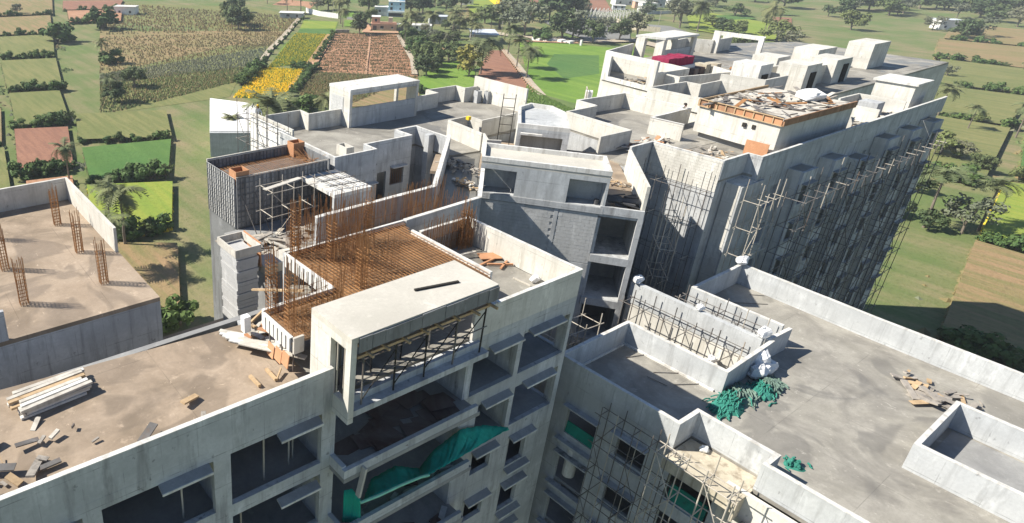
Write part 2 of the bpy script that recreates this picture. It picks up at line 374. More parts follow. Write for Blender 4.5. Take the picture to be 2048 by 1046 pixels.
# concrete sunshades over the openings
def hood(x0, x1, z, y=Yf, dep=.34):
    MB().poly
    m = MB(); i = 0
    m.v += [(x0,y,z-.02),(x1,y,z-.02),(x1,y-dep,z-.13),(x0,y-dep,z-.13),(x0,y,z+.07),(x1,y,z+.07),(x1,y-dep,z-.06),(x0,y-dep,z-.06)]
    m.f += [(0,3,2,1),(4,5,6,7),(0,1,5,4),(1,2,6,5),(2,3,7,6),(3,0,4,7)]; e_ = m.build('sunshade', 'slab_inner', M); MB().box(x0-.004, x1+.004, y-dep-.012, y-dep+.02, z-.14, z-.05).build('sunshade_lit_edge', 'cap', e_)  # dirty dark top also paints in its shade; pale rim paints the lit edge
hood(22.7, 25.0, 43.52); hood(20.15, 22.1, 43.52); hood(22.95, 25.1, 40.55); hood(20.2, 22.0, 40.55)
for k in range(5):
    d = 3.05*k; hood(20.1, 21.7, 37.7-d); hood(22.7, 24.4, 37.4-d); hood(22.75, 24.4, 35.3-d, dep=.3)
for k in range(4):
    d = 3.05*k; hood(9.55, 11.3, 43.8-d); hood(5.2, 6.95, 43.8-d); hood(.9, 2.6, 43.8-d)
# the open portal frame on the terrace
P = MB().box(11.9, 12.15, 15.78, 17.0, ZR, 47.16).box(11.9, 12.15, 14.63, 14.93, 43.8, 47.16).box(11.9, 12.15, 14.93, Yf, 43.8, 44.6).box(11.9, 12.15, 14.93, 15.78, 46.85, 47.16).build('portal_frame', 'concrete_warm', M)
pm = MB(); nx, ny = 16, 6
B(11.9, 18.98, 14.63, 17.0, 47.16, 47.4).build('portal_slab', 'slab_pale', P)
B(12.15, 19.0, 14.62, Yf+.02, 44.05, ZR).build('ledge_slab', 'concrete', P); B(12.16, 18.9, 15.0, 15.15, ZR, 44.6).build('ledge_beam', 'concrete', P)
for k in range(12):
    x = 12.2+k*.565; B(x, x+.55, 14.57+rnd.uniform(-.015,.015), 14.625, 46.8+rnd.uniform(-.05,.03), 47.34+rnd.uniform(-.02,.03)).build('shutter_board', 'form_metal', P)
for k in range(8):
    x = 12.6+k*.85+rnd.uniform(-.15,.15); B(x, x+.08, 14.42+rnd.uniform(-.12,.1), 16.9, 46.5, 46.6).build('joist', 'timber', P)
for k in range(3): B(12.3, 18.8, 14.75+k*.8, 14.87+k*.8, 46.38, 46.49).build('bearer', 'timber', P)
B(12.2, 18.95, 14.66, 16.98, 47.08, 47.15).build('soffit_form', 'ply_red', P)
for k in range(5):
    x = 12.6+k*1.5
    for y in (14.78, 16.1): pole(P, 'prop', (x, y, ZR+.02), (x+rnd.uniform(-.05,.05), y, 46.4), .035, 'bar_black' if k % 3 else 'steel')
    if k < 4: pole(P, 'brace', (x, 14.78, 44.5+.1*k), (x+1.5, 14.78, 46.2), .022, 'bar_black'); pole(P, 'brace', (x, 16.1, 46.2), (x+1.5, 16.1, 44.6), .022, 'steel')
pole(P, 'rail', (12.3, 14.76, 45.4), (18.8, 14.76, 45.5), .025, 'steel'); pole(P, 'rail', (12.3, 15.9, 45.2), (18.8, 15.9, 45.2), .025, 'steel')
for q in ((12.02, 15.1), (12.02, 15.5)): pole(P, 'prop', (q[0], q[1], 44.62), (q[0], q[1], 46.84), .03, 'steel_pale')
for k in range(7):
    x = 12.4+k*.95+rnd.uniform(-.25,.25); B(x, x+rnd.uniform(.2,.4), 17.03, 17.06, 45.2, 46.55+rnd.uniform(0,.5)).build('back_board', 'timber_grey' if k % 2 else 'ply_red', P)  # boards added to break up the sun falling on the portal floor
B(12.2, 18.9, 17.02, 17.1, ZR, 45.5).build('back_board', 'form_metal', P)
# dark shuttering sheets on the first balcony
for k in range(22):
    x = rnd.uniform(12.6,18.0); y = rnd.uniform(15.1,17.0); a = rnd.uniform(-.35,.35)
    MB().obox((x, y, 41.255+.008*k), Vector((.62*math.cos(a), .62*math.sin(a), rnd.uniform(-.03,.03))), Vector((-.38*math.sin(a), .38*math.cos(a), rnd.uniform(-.03,.03))), (0,0,.006)).build('shutter_sheet', 'ply_red', M)
for k in range(3):
    for j in range(14): x = rnd.uniform(12.3,18.6); piece(M, 'scrap', (x, rnd.uniform(14.95,15.6), 38.24-3.05*k+rnd.random()*.12), (rnd.uniform(.15,.9), rnd.uniform(.08,.3), rnd.uniform(.03,.14)), rnd.choice(['debris','timber_grey','ply_red','block']), Matrix.Rotation(rnd.uniform(-.6,.6), 3, 'Z').to_quaternion())
for x, y, z in ((9.4,16.2,41.24),(10.6,16.4,41.24),(8.3,16.0,38.19),(10.9,16.6,41.24),(6.2,16.2,41.24),(23.6,16.4,41.24)): pole(M, 'prop', (x,y,z), (x,y,z+2.83), .035, 'steel_pale')
# ------------------------------------------------------------------ rebar deck behind the portal
D = thing('rebar_deck', 'rusty rebar mat on raised shuttering awaiting its concrete pour', 'rebar deck', (16, 20, 45.75))
deck = [(11.42,17.55),(21.6,17.15),(21.62,22.4),(22.1,23.45),(14.96,23.55),(14.96,19.8),(11.5,19.6)]
MB().prism(deck, 45.66, 45.76).build('deck_board', 'deck_board', D)
def inside(x, y, P=deck):
    c = False; n = len(P)
    for i in range(n):
        (x1,y1),(x2,y2) = P[i], P[i-1]
        if (y1 > y) != (y2 > y) and x < (x2-x1)*(y-y1)/(y2-y1)+x1: c = not c
    return c
def spans(f, a, b, st=.05):
    out = []; cur = None; t = a
    while t <= b:
        if f(t):
            if cur is None: cur = t
            last = t
        elif cur is not None: out.append((cur, last)); cur = None
        t += st
    if cur is not None: out.append((cur, last))
    return out
m = MB()
for lay, z in ((0, 45.80), (1, 45.93)):
    y = 17.2
    while y < 23.6:
        for a, b in spans(lambda x: inside(x, y), 11.3, 22.2): m.tube((a+.05, y, z+rnd.uniform(-.012,.012)), (b-.05, y+rnd.uniform(-.03,.03), z+rnd.uniform(-.012,.012)), .012, 4)
        y += .24
    x = 11.45
    while x < 22.1:
        for a, b in spans(lambda yy: inside(x, yy), 17.0, 23.7): m.tube((x, a+.05, z+.024), (x+rnd.uniform(-.03,.03), b-.05, z+.024), .012, 4)
        x += .19
tag(m.build('rebar_mat', 'rust', D, fix=False), kind='stuff')
for y0, y1, X, n in ((19.85, 23.55, 14.93, 11), (17.55, 19.6, 11.44, 7)):
    for k in range(n):
        a = y0+(y1-y0)*k/n; w = (y1-y0)/n
        B(X-.09, X, a+.05, a+w-.05, 45.35, 45.96).build('formwork_panel', 'form_white', D)
    B(X-.03, X+.015, y0, y1, 45.38, 45.9).build('formwork_back', 'form_metal', D); B(X-.1, X+.06, y0, y1, 45.961, 46.0).build('formwork_rail', 'form_white', D)
B(11.5, 14.95, 19.72, 19.86, 45.3, 46.0).build('edge_form', 'form_white', D); B(21.6, 21.74, 17.2, 22.4, 45.0, 46.0).build('edge_form', 'cap', D)
B(11.45, 11.9, 17.42, 17.52, 45.3, 46.0).build('edge_form', 'timber_grey', D); B(14.95, 22.1, 23.47, 23.6, 45.3, 46.0).build('edge_form', 'cap', D)
for x, y in ((11.6,17.7),(11.6,18.5),(11.6,19.4),(12.6,17.7),(13.6,17.7),(12.6,19.5),(13.7,19.5),(14.7,19.9),(14.7,21),(14.7,22),(14.8,23.2)): pole(D, 'prop', (x, y, ZR if y < 19.55 else 42.6), (x, y, 45.66), .035, 'steel')
for k in range(6): B(11.7+.02*k, 12.0+.02*k, 18.9, 19.3, ZR+.17*k, ZR+.16+.17*k).build('block_stack', 'block', D)
for k, y in enumerate((17.7, 18.2, 18.75)): MB().obox((11.25, y, 45.0-.1*k), (.05,.02,.25), (0,.22,.02), (.02,0,.005)).build('plywood_sheet', 'plywood', D)
# standing rebar
def bars(name, label, pts, h0, z0, step=.15, group=None, jit=.03, hv=.35, r=.0115, parent=None, ties=2):
    m = MB()
    L = 0
    for (a, b) in zip(pts, pts[1:]):
        a, b = Vector(a), Vector(b); n = max(1, int((b-a).length/step*2.1))
        for k in range(n):
            p = a+(b-a)*k/n; h = h0+rnd.uniform(-hv, hv)
            m.tube((p.x+rnd.uniform(-jit,jit), p.y+rnd.uniform(-jit,jit), z0), (p.x+rnd.uniform(-.1,.1), p.y+rnd.uniform(-.1,.1), z0+h), r, 4)
        for t in range(ties): m.tube((a.x, a.y, z0+h0*(t+1)/(ties+2)), (b.x, b.y, z0+h0*(t+1)/(ties+2)+.03), r*.9, 4)
    o = m.build(name, 'rust', parent, fix=False)
    return tag(o, label, 'rebar', group)
G1 = 'starter bars standing out of the concrete'
bars('starter_bars', 'row of tall rusty bars along the back edge of the rebar deck', [(15.0,23.3),(19.2,23.3)], 2.5, 45.9, .12, G1)
bars('starter_bars', 'rusty bars between the two long upstand walls, left half', [(18.9,25.7),(23.5,25.6)], 2.2, 44.2, .12, G1)
bars('starter_bars', 'rusty bars in front of the corridor corner of the long wall', [(23.6,25.4),(27.0,25.6)], 2.5, 44.2, .09, G1)
bars('starter_bars', 'rusty bars in the narrow strip beside the corridor mouth', [(23.5,24.4),(27.5,24.5)], 2.0, 44.2, .13, G1)
bars('starter_bars', 'orange bars against the back parapet of the right terrace', [(22.2,22.1),(25.6,22.25)], 2.0, 44.3, .09, G1)
bars('starter_bars', 'dense orange bars in the corner of the right terrace', [(24.6,21.9),(25.5,21.8),(25.55,22.3)], 2.1, 44.3, .07, G1)
bars('starter_bars', 'rusty bars along the left edge of the rebar deck notch', [(11.8,19.4),(14.6,19.65)], 1.4, 45.9, .16, G1)
bars('starter_bars', 'rusty bars rising from the pit beside the white slab', [(18.8,29.6),(24.8,29.9)], 2.0, 42.4, .13, G1)
bars('starter_bars', 'thin rusty bars on the right half of the rebar deck', [(17.2,22.9),(17.4,20.2),(18.6,19.8)], 1.6, 45.9, .2, G1)
bars('starter_bars', 'thin tall bars in the left part of the rebar deck', [(15.2,20.2),(16.8,19.8),(16.6,21.0)], 1.9, 45.9, .16, G1, .2)
bars('starter_bars', 'thin tall bars towards the back of the rebar deck', [(15.6,22.6),(17.8,22.0),(19.5,22.9)], 1.8, 45.9, .16, G1, .25)
bars('starter_bars', 'short bars at the front corner of the rebar deck', [(11.7,17.8),(13.4,17.8),(14.6,18.6)], 1.5, 45.9, .14, G1, .15)
def cage(label, x, y, z, h, w=.34):
    m = MB()
    for k in range(12):
        t = k/12*4; s = int(t); f = t-s
        c = [(-1,-1),(1,-1),(1,1),(-1,1),(-1,-1)]; px = c[s][0]+(c[s+1][0]-c[s][0])*f; py = c[s][1]+(c[s+1][1]-c[s][1])*f
        m.tube((x+px*w/2, y+py*w/2, z), (x+px*w/2+rnd.uniform(-.05,.05), y+py*w/2+rnd.uniform(-.05,.05), z+h+rnd.uniform(-.25,.25)), .0135, 4)
    zz = z+.1
    while zz < z+h*.8:
        for a, b in (((-1,-1),(1,-1)),((1,-1),(1,1)),((1,1),(-1,1)),((-1,1),(-1,-1))): m.tube((x+a[0]*w/2,y+a[1]*w/2,zz),(x+b[0]*w/2,y+b[1]*w/2,zz),.012,4)
        zz += .17
    tag(m.build('rebar_column', 'rust', None, fix=False), label, 'rebar column', 'rebar cages for columns')
cage('tall rebar cage at the far left corner of the deck', 15.25, 23.2, 45.9, 2.9)
cage('rebar cage in the middle of the deck beside its notch', 16.4, 22.0, 45.9, 2.3)
cage('rebar cage on the deck just behind the pale portal slab', 16.0, 19.3, 45.9, 2.4)
cage('rebar cage at the outer corner of the deck over the timber pile', 11.75, 19.5, 45.9, 2.9)
cage('rebar cage on the deck edge left of the portal', 11.9, 18.4, 45.9, 2.8)
cage('rebar cage against the long upstand wall', 21.5, 25.6, 44.2, 3.0)
cage('rebar cage in the corner of the right terrace', 25.2, 22.2, 44.3, 2.6)
# ------------------------------------------------------------------ low walls and corridor behind the deck
K = thing('corridor_walls', 'long grey upstand walls turning into the diagonal corridor', 'wall', (25, 25, 40))
MB().run([(18.55,26.2),(27.1,26.35),(35.35,33.45)], .25, 38, 45.9).build('long_wall', 'concrete', K)
MB().run([(18.54,26.19),(27.105,26.34),(35.36,33.44)], .27, 45.9, 45.95).build('coping', 'cap', K)
MB().run([(22.3,23.75),(27.98,23.95),(31.75,27.2)], -.22, 38, 45.9).build('short_wall', 'concrete', K)
MB().run([(22.29,23.76),(27.975,23.96),(31.74,27.21)], -.24, 45.9, 45.95).build('coping', 'cap', K)
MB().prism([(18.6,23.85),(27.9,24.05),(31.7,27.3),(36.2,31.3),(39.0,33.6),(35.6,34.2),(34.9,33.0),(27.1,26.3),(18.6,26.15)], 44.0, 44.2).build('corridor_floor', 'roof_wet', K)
B(14.95, 22.3, 23.61, 23.8, 40, 45.88).build('edge_wall', 'concrete', K)
# pit and shuttered block on the left
pit = B(17.0, 25.3, 23.85, 33.85, 0, 42.4).build('pit_floor', 'slab_inner', None); tag(pit, kind='structure')
pit = B(12, 14.9, 19.62, 23.84, 42.3, 42.5).build('pit_floor', 'slab_dirt', None); tag(pit, kind='structure')
F = thing('shuttered_block', 'rooftop room walled by dark metal formwork panels with plywood boxes on top', 'formwork', (21, 35.8, 0))
B(17.95, 24.8, 33.98, 37.8, 0, 45.1).build('core', 'form_metal', F)
pm = MB().box(-.29,.29,-.03,.0,0,1.06)
for x in (-.29, -.02, .25): pm.box(x, x+.04, -.09, -.031, 0, 1.07)
for z in (0, .35, .7, 1.03): pm.box(-.24, .24, -.075, -.032, z, z+.04)
PAN = unit('formwork_panel', pm, 'form_metal'); pm_sunlit = unit('formwork_panel', pm, 'form_metal')
PAN.materials.append(MATS['form_plate']); pm_sunlit.materials.append(MATS['form_white'])  # dark ribs on paler plates put the relief shading into the colour
for me_ in (PAN, pm_sunlit):
    for f_ in list(me_.polygons)[:6]: f_.material_index = 1
qz = lambda a: Matrix.Rotation(a, 3, 'Z').to_quaternion()
for r in range(3):
    for c in range(11): inst('formwork_panel', PAN, F, (18.25+c*.612, 33.94, 42.45+r*1.1), None, (1.0, 1, 1))
    for c in range(6): inst('formwork_panel', pm_sunlit, F, (17.92, 34.3+c*.612, 42.45+r*1.1), qz(-math.pi/2))  # sun-facing side: white plates carry the sunlit tone in their colour
for c in range(12): inst('formwork_panel', PAN, F, (18.2+c*.56, 37.78, 44.75), qz(0), (.95, 1, .95))
B(17.95, 24.85, 33.9, 33.98, 45.75, 45.8).build('top_rail', 'steel_pale', F); B(17.95, 24.85, 37.8, 37.9, 44.6, 45.85).build('back_form', 'timber_grey', F); B(24.8, 24.9, 33.9, 37.8, 42.4, 45.8).build('end_form', 'form_metal', F)
m = MB()
for k in range(22): m.tube((18.1, 34.1+k*.165, 45.2), (24.7, 34.1+k*.165+rnd.uniform(-.05,.05), 45.2), .014, 4)
for k in range(34): m.tube((18.1+k*.2, 34.1, 45.23), (18.1+k*.2+rnd.uniform(-.05,.05), 37.7, 45.23), .014, 4)
for k in range(26): x = 23.4+rnd.random()*1.4; m.tube((x, 34.1+rnd.random()*3, 45.2), (x+rnd.uniform(-.2,.2), 34.1+rnd.random()*3, 45.5+rnd.random()*.5), .012, 4)
tag(m.build('rebar_mat', 'rust', F, fix=False), kind='stuff')
def openbox(x0, x1, y0, y1, z0, z1):
    m = MB(); m.run([(x0,y0),(x1,y0),(x1,y1),(x0,y1)], .06, z0, z1, True); o = m.build('plywood_box', 'plywood', F); return o
openbox(24.0, 24.9, 36.9, 37.7, 45.2, 46.15); openbox(18.0, 18.9, 34.0, 34.9, 45.2, 46.1)
for k in range(7): pole(F, 'raker', (18.6+k*.95, 32.6, 42.4), (18.3+k*.95, 33.85, 44.6), .03, 'steel')
Sw = thing('rooftop_landing', 'pale concrete landing slab between the shuttered room and the window wall', 'slab', (24, 32, 42.4))
B(22.6, 25.45, 30.2, 33.85, 44.78, 45.0).build('slab', 'cap', Sw); B(22.6, 25.45, 30.22, 30.4, 42.4, 44.77).build('wall', 'concrete', Sw); B(25.25, 25.44, 30.41, 33.85, 42.4, 44.77).build('wall', 'concrete', Sw)
for k in range(3): pole(Sw, 'bar', (22.8, 31.0+k*.9, 45.25), (25.3, 30.7+k*1.0, 45.25), .035, 'steel')
for k in range(4): pole(Sw, 'bar', (23.3+k*.6, 30.5, 45.2), (23.0+k*.65, 33.6, 45.2), .025, 'steel')
pit = B(9.6, 16.99, 23.85, 33.0, 0, 37.0).build('pit_floor', 'slab_dirt', None); tag(pit, kind='structure')
# brick-like pier and ochre slab left of the pit
PB = thing('block_pier', 'stepped pier of grey blocks at the left edge of the pit', 'pier', (15, 28, 39))
for k in range(22): B(14.3+rnd.uniform(-.04,.04), 15.55+rnd.uniform(-.05,.05), 27.2+rnd.uniform(-.05,.05), 28.95, 39.5+k*.22, 39.5+k*.22+.2).build('block', 'mortar', PB)
MB().run([(14.2,27.1),(15.7,27.1),(15.7,29.1),(14.2,29.1)], .08, 44.34, 44.75, True).build('top_form', 'timber_grey', PB); B(15.72, 15.77, 27.2, 29.0, 43.4, 44.8).build('side_form', 'plywood', PB)
OS = thing('ochre_slab', 'small ochre stained slab projecting into the pit', 'slab', (16.3, 27.4, 43)); B(15.8, 17.6, 26.9, 28.1, 43.45, 43.55).build('slab_top', 'timber_grey', OS); B(15.85, 17.55, 26.92, 28.05, 43.0, 43.44).build('slab_body', 'ochre', OS)
# ------------------------------------------------------------------ LEFT REAR BLOCK
Lb = thing('apartment_building', 'rear left concrete block with open roof frame and wet screeded terraces', 'building', (38, 40, 0), 'unfinished apartment blocks')
lp = [(26.5,47.3),(26.6,41.1),(25.5,41.1),(25.53,34.3),(29.1,34.3),(29.2,36.9),(33.4,37.1),(35.45,37.1),(35.5,33.6),(38.7,33.2),(38.95,37.1),(41.05,37.2),(41.05,35.7),(50.2,35.9),(50.2,44.7),(48.4,44.7),(48.4,45.9),(44.5,46.0),(44.55,44.5),(41.0,44.4),(41.0,46.0),(33.5,46.0),(33.5,44.4),(30.35,44.4),(30.35,45.7),(27,45.7),(27,47.3)]
MB().prism(lp, 0, ZR-.2).build('wall', 'concrete', Lb); MB().prism(lp, ZR-.2, ZR).build('roof', 'roof_screed', Lb)
B(25.53, 29.1, 34.22, 34.29, 0, ZR).build('facade_wall', 'concrete', Lb)
MB().facade((29.18, 35.48), (1, 0), (0, -1), 4.3, 0, ZR, [(1.15, 2.0, 41.1, 43.3), (2.4, 3.7, 42.1, 43.5)], .2).build('facade_wall', 'concrete', Lb)
MB().facade((29.1, 34.3), (0, 1), (1, 0), 1.15, 0, ZR, [], .15).build('facade_wall', 'concrete', Lb)
MB().facade((33.48, 35.69), (0, 1), (1, 0), 1.4, 0, ZR, [], .2).build('facade_wall', 'concrete', Lb)
B(29.2, 33.3, 35.7, 37.0, ZR-.19, ZR-.001).build('roof_edge', 'roof_screed', Lb)
B(31.5, 32.95, 35.05, 35.47, 43.55, 43.62).build('sunshade', 'concrete', Lb); B(28.3, 29.1, 33.8, 34.2, 43.3, 43.36).build('sunshade', 'concrete', Lb)
for k in range(6): pole(Lb, 'window_bar', (31.7+k*.2, 35.55, 42.12), (31.7+k*.2, 35.55, 43.5), .014, 'rust')
pp = dict(t=.15)
parapet(Lb, [(27,45.7),(30.37,45.7),(30.33,44.38),(33.5,44.36)], -.15); parapet(Lb, [(26.5,47.3),(26.6,41.1)], .15, 40, ZP)
MB().run([(25.5,41.1),(25.53,34.22),(29.1,34.22),(29.15,35.48),(33.48,35.48),(33.4,37.1),(35.3,37.1),(35.35,33.6)], .14, ZR, ZP).build('parapet', 'concrete', Lb)
MB().run([(25.49,41.1),(25.52,34.21),(29.11,34.21),(29.16,35.47),(33.49,35.47),(33.41,37.09),(35.3,37.09),(35.34,33.6)], .16, ZP, ZP+.03).build('coping', 'cap', Lb)
parapet(Lb, [(38.45,33.2),(38.93,37.1),(41.03,37.15),(41.05,35.7),(45.25,35.85)], .14); parapet(Lb, [(38.2,31.2),(37.4,31.85),(38.45,33.2)], -.14, 44.1, ZP)
parapet(Lb, [(41.0,44.4),(44.56,44.55),(44.52,45.95),(48.4,45.9),(48.4,44.7),(50.0,44.68)], -.15)
B(50.1, 50.28, 38.9, 45.2, ZR, 46.5).build('parapet', 'concrete_warm', Lb)
for x, y in ((49.0, 43.6), (49.75, 43.0)): MB().run([(x,y),(x+.55,y),(x+.55,y+.5),(x,y+.5)], .08, ZR, ZR+1.15, True).build('duct', 'concrete', Lb)
MB().run([(28.6,37.0),(29.3,37.0),(29.3,38.2),(28.6,38.2)], .1, ZR, ZR+.75, True).build('duct', 'concrete_warm', Lb)
B(34.7, 35.25, 35.0, 35.45, 36, 45.6).build('pier', 'concrete', Lb)
# portal on the rear block: posts, slab, wall
LF = MB().box(33.48, 33.75, 43.15, 46.0, ZR, 47.2).build('portal_frame', 'concrete_warm', Lb)
for y0_, y1_ in ((43.15, 44.4), (45.7, 46.0)): B(40.7, 40.95, y0_, y1_, ZR, 47.2).build('portal_post', 'concrete_warm', LF)
B(33.46, 41.0, 43.13, 46.05, 47.2, 47.45).build('portal_slab', 'cap', LF); B(33.76, 40.69, 43.16, 43.32, ZR, 45.9).build('portal_wall', 'plaster', LF); B(33.76, 40.69, 43.16, 43.36, 47.0, 47.19).build('portal_beam', 'concrete', LF)
blockwork(LF, 'block', (33.48, 45.7), (0,-1), (-1,0), 1.7, ZR+.2, 46.8, .45, .22, 'block')
blockwork(Lb, 'block', (26.49, 47.1), (.0161,-.9999), (-1,0), 5.8, 42.4, 45.5, .5, .25, 'paint_white')
# white roofed shed beyond the far left corner
Wn = thing('low_shed', 'low shed with a white sheet roof beyond the far left corner', 'shed', (45, 130, 0)); wq = [(95.00,195.81,7.00),(104.51,181.45,7.00),(91.33,154.90,7.00),(78.41,162.46,7.00)]
m = MB(); m.v = [tuple(q) for q in wq]+[(q[0],q[1],6.8) for q in wq]; m.f = [(0,1,2,3),(7,6,5,4)]+[(i,(i+1)%4,(i+1)%4+4,i+4) for i in range(4)]; m.build('roof', 'paint_white', Wn)
MB().prism([(q[0]*.985+.6,q[1]*.985+1.5) for q in wq], 0, 6.79).build('wall', 'plaster', Wn)
# ------------------------------------------------------------------ MIDDLE CORE BLOCK (turned about 40 degrees)
Cb = thing('stair_core', 'turned grey block wall core with two dark recesses and shaded balconies', 'building', (36, 26, 0), 'unfinished apartment blocks')
O0 = Vector((31.94, 27.39)); E1 = Vector((.60, -.80)).normalized(); E2 = Vector((.76, .65)).normalized()
def cp(a, b): v = O0+E1*a+E2*b; return (v.x, v.y)
def cbox(name, a0, a1, b0, b1, z0, z1, mat, par=None): return MB().prism([cp(a0,b0),cp(a1,b0),cp(a1,b1),cp(a0,b1)], z0, z1).build(name, mat, par or Cb)
NE = (E1.y, -E1.x)
MB().facade(cp(0,0), E1, NE, 7.55, 44.3, 46.2, [(.25,2.2,44.32,45.9),(5.3,7.4,44.32,45.9)], .2).build('facade_wall', 'plaster', Cb)
cbox('back_wall', .01, 7.54, 1.2, 3.1, 44.3, 46.0, 'plaster'); cbox('inner_wall', 2.4, 5.1, .21, 1.19, 44.3, 46.0, 'plaster')
cbox('end_wall', .0, .18, .21, 1.19, 44.3, 46.0, 'plaster'); cbox('end_wall', 7.37, 7.55, .21, 1.19, 44.3, 46.0, 'plaster')
cbox('roof', .0, 7.55, .0, 3.1, 46.2, 46.36, 'slab_pale'); 
MB().run([cp(-.03,-.03),cp(7.58,-.03),cp(7.58,3.13),cp(-.03,3.13)], .2, 46.36, 46.65, True).build('parapet', 'cap', Cb)
cbox('sill_beam', -.02, 7.5, -.06, 1.19, 43.9, 44.29, 'concrete'); cbox('wall', 0, 7.3, .06, 12, 0, 43.89, 'mortar')
blockwork(Cb, 'block', cp(0,.05), E1, NE, 7.3, 40.45, 43.85, .46, .225, 'block', lambda a, z: a > 4.75 and a < 5.0)
cbox('pier', 4.76, 4.99, -.0, .05, 36, 43.88, 'concrete')
MB().facade(cp(0,0), E1, NE, 7.3, 0, 40.4, [(1,2.4,37.5,39.2),(4.6,6,37.5,39.2)], .05).build('facade_wall', 'concrete', Cb)
cbox('terrace_floor', 7.56, 9.6, .0, 9.0, 44.0, 44.28, 'slab_dirt'); cbox('terrace_beam', 7.31, 9.78, -.05, .12, 43.93, 44.42, 'concrete')
cbox('terrace_wall', 9.62, 9.8, .13, 7.6, 40, 45.95, 'concrete_warm')
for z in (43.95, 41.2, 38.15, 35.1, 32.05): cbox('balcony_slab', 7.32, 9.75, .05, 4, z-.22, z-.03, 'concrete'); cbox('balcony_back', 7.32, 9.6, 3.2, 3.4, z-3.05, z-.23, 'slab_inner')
for z in (41.1, 38.05, 35.0, 31.95): cbox('balcony_upstand', 7.32, 9.75, -.05, .1, z-.45, z+.06, 'concrete')
cbox('corner_column', 9.5, 9.8, -.05, .12, 0, 43.92, 'concrete'); cbox('side_wall', 9.62, 9.8, .13, 4, 0, 39.9, 'concrete'); cbox('side_wall', 7.32, 7.5, .13, 4, 0, 43.6, 'concrete')
# stair tower behind
Tb = thing('stair_tower', 'small white rimmed stair tower with faceted back roof', 'building', (44, 32, 0))
tp = [cp(2.2,8.75), cp(5.8,8.75), cp(5.75,13.6), cp(4.9,15.2), cp(3.2,15.6), cp(2.25,13.9)]
MB().prism([cp(2.25,9.9),cp(5.75,9.9),cp(5.7,13.5),cp(4.9,15.0),cp(3.2,15.4),cp(2.3,13.8)], 0, 46.15).build('wall', 'concrete_warm', Tb); MB().prism(tp, 46.16, 46.36).build('roof', 'plaster', Tb)
MB().run(tp, .2, 46.36, 46.68, True).build('parapet', 'cap', Tb)
MB().facade(cp(2.2,8.75), E1, NE, 3.6, 40, 46.15, [(.3,3.2,44.3,45.85)], .2).build('front_wall', 'concrete', Tb); cbox('side_wall', 2.2, 2.4, 8.96, 9.89, 40, 46.15, 'concrete_warm', Tb); cbox('side_wall', 5.6, 5.8, 8.96, 9.89, 40, 46.15, 'concrete_warm', Tb)
MB().obox((*cp(3.2, 8.55), 46.0), (E1*.75).to_3d(), (E2*.12).to_3d(), (0,0,.07)).build('beam_end', 'cap', Tb)
# floor between core and tower, broken fill
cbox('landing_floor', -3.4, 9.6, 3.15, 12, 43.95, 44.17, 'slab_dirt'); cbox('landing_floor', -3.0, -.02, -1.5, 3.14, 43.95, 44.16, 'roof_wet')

# ------------------------------------------------------------------ wing added left of the pit, tall enough to shade it, outside the photograph
Lw = thing('apartment_building', 'added left wing with column starters on a bare slab beyond the pit', 'building', (0, 33, 0), 'unfinished apartment blocks')
MB().facade((9.5, 25.6), (0,1), (1,0), 14, 0, ZR-.2, [(1+3.2*i, 2.8+3.2*i, 41.6-3.05*k, 43.2-3.05*k) for i in range(4) for k in range(9)], .2).build('facade_wall', 'concrete', Lw)
MB().facade((-18, 25.6), (1,0), (0,-1), 27.29, 0, ZR-.2, [], .2).build('facade_wall', 'concrete', Lw)
MB().prism([(-18,25.81),(9.29,25.81),(9.29,39.6),(-18,39.6)], 0, ZR-.22).build('core', 'slab_inner', Lw); MB().prism([(-18,25.6),(9.5,25.6),(9.5,39.6),(-18,39.6)], ZR-.2, ZR).build('roof', 'slab_dirt', Lw)
MB().run([(9.5,31),(9.5,39.6),(-18,39.6)], .15, ZR, ZP).build('parapet', 'concrete_warm', Lw); MB().run([(-18,25.6),(3,25.6)], .15, ZR, ZP).build('parapet', 'concrete', Lw)
for i_, (x, y) in enumerate(((-1,18.5),(3.5,20.5),(-6,19.5))):
    st_ = thing('timber_stack', ('timber stack nearest the board pile on the left terrace','timber stack in the middle of the left terrace','timber stack at the far left of the left terrace')[(1,0,2)[i_]], 'timber stack', (x, y, ZR))
    for r_ in range(4):
        for c_ in range(6): piece(st_, 'timber', (x+rnd.uniform(-.15,.15), y+c_*.2+rnd.uniform(-.03,.03), ZR+.06+r_*.11), (2.4+rnd.uniform(-.3,.4), .16, .09), rnd.choice(['timber_grey','timber','form_white']), Matrix.Rotation(.1+rnd.uniform(-.05,.05), 3, 'Z').to_quaternion())
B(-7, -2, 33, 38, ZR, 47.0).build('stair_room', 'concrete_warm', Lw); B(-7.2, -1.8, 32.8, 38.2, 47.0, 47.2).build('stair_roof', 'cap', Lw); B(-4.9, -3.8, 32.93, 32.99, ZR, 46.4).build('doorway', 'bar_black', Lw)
for i, x in enumerate((7.8, 4.2, .6)):
    for j, y in enumerate((28.2, 32.0, 36.0)): cage('rebar cage on the left wing slab, %s row' % ('front','middle','back')[j] + ', %s' % ('nearest the pit','in the middle','nearest the stair room')[i], x, y, ZR, 2.2)
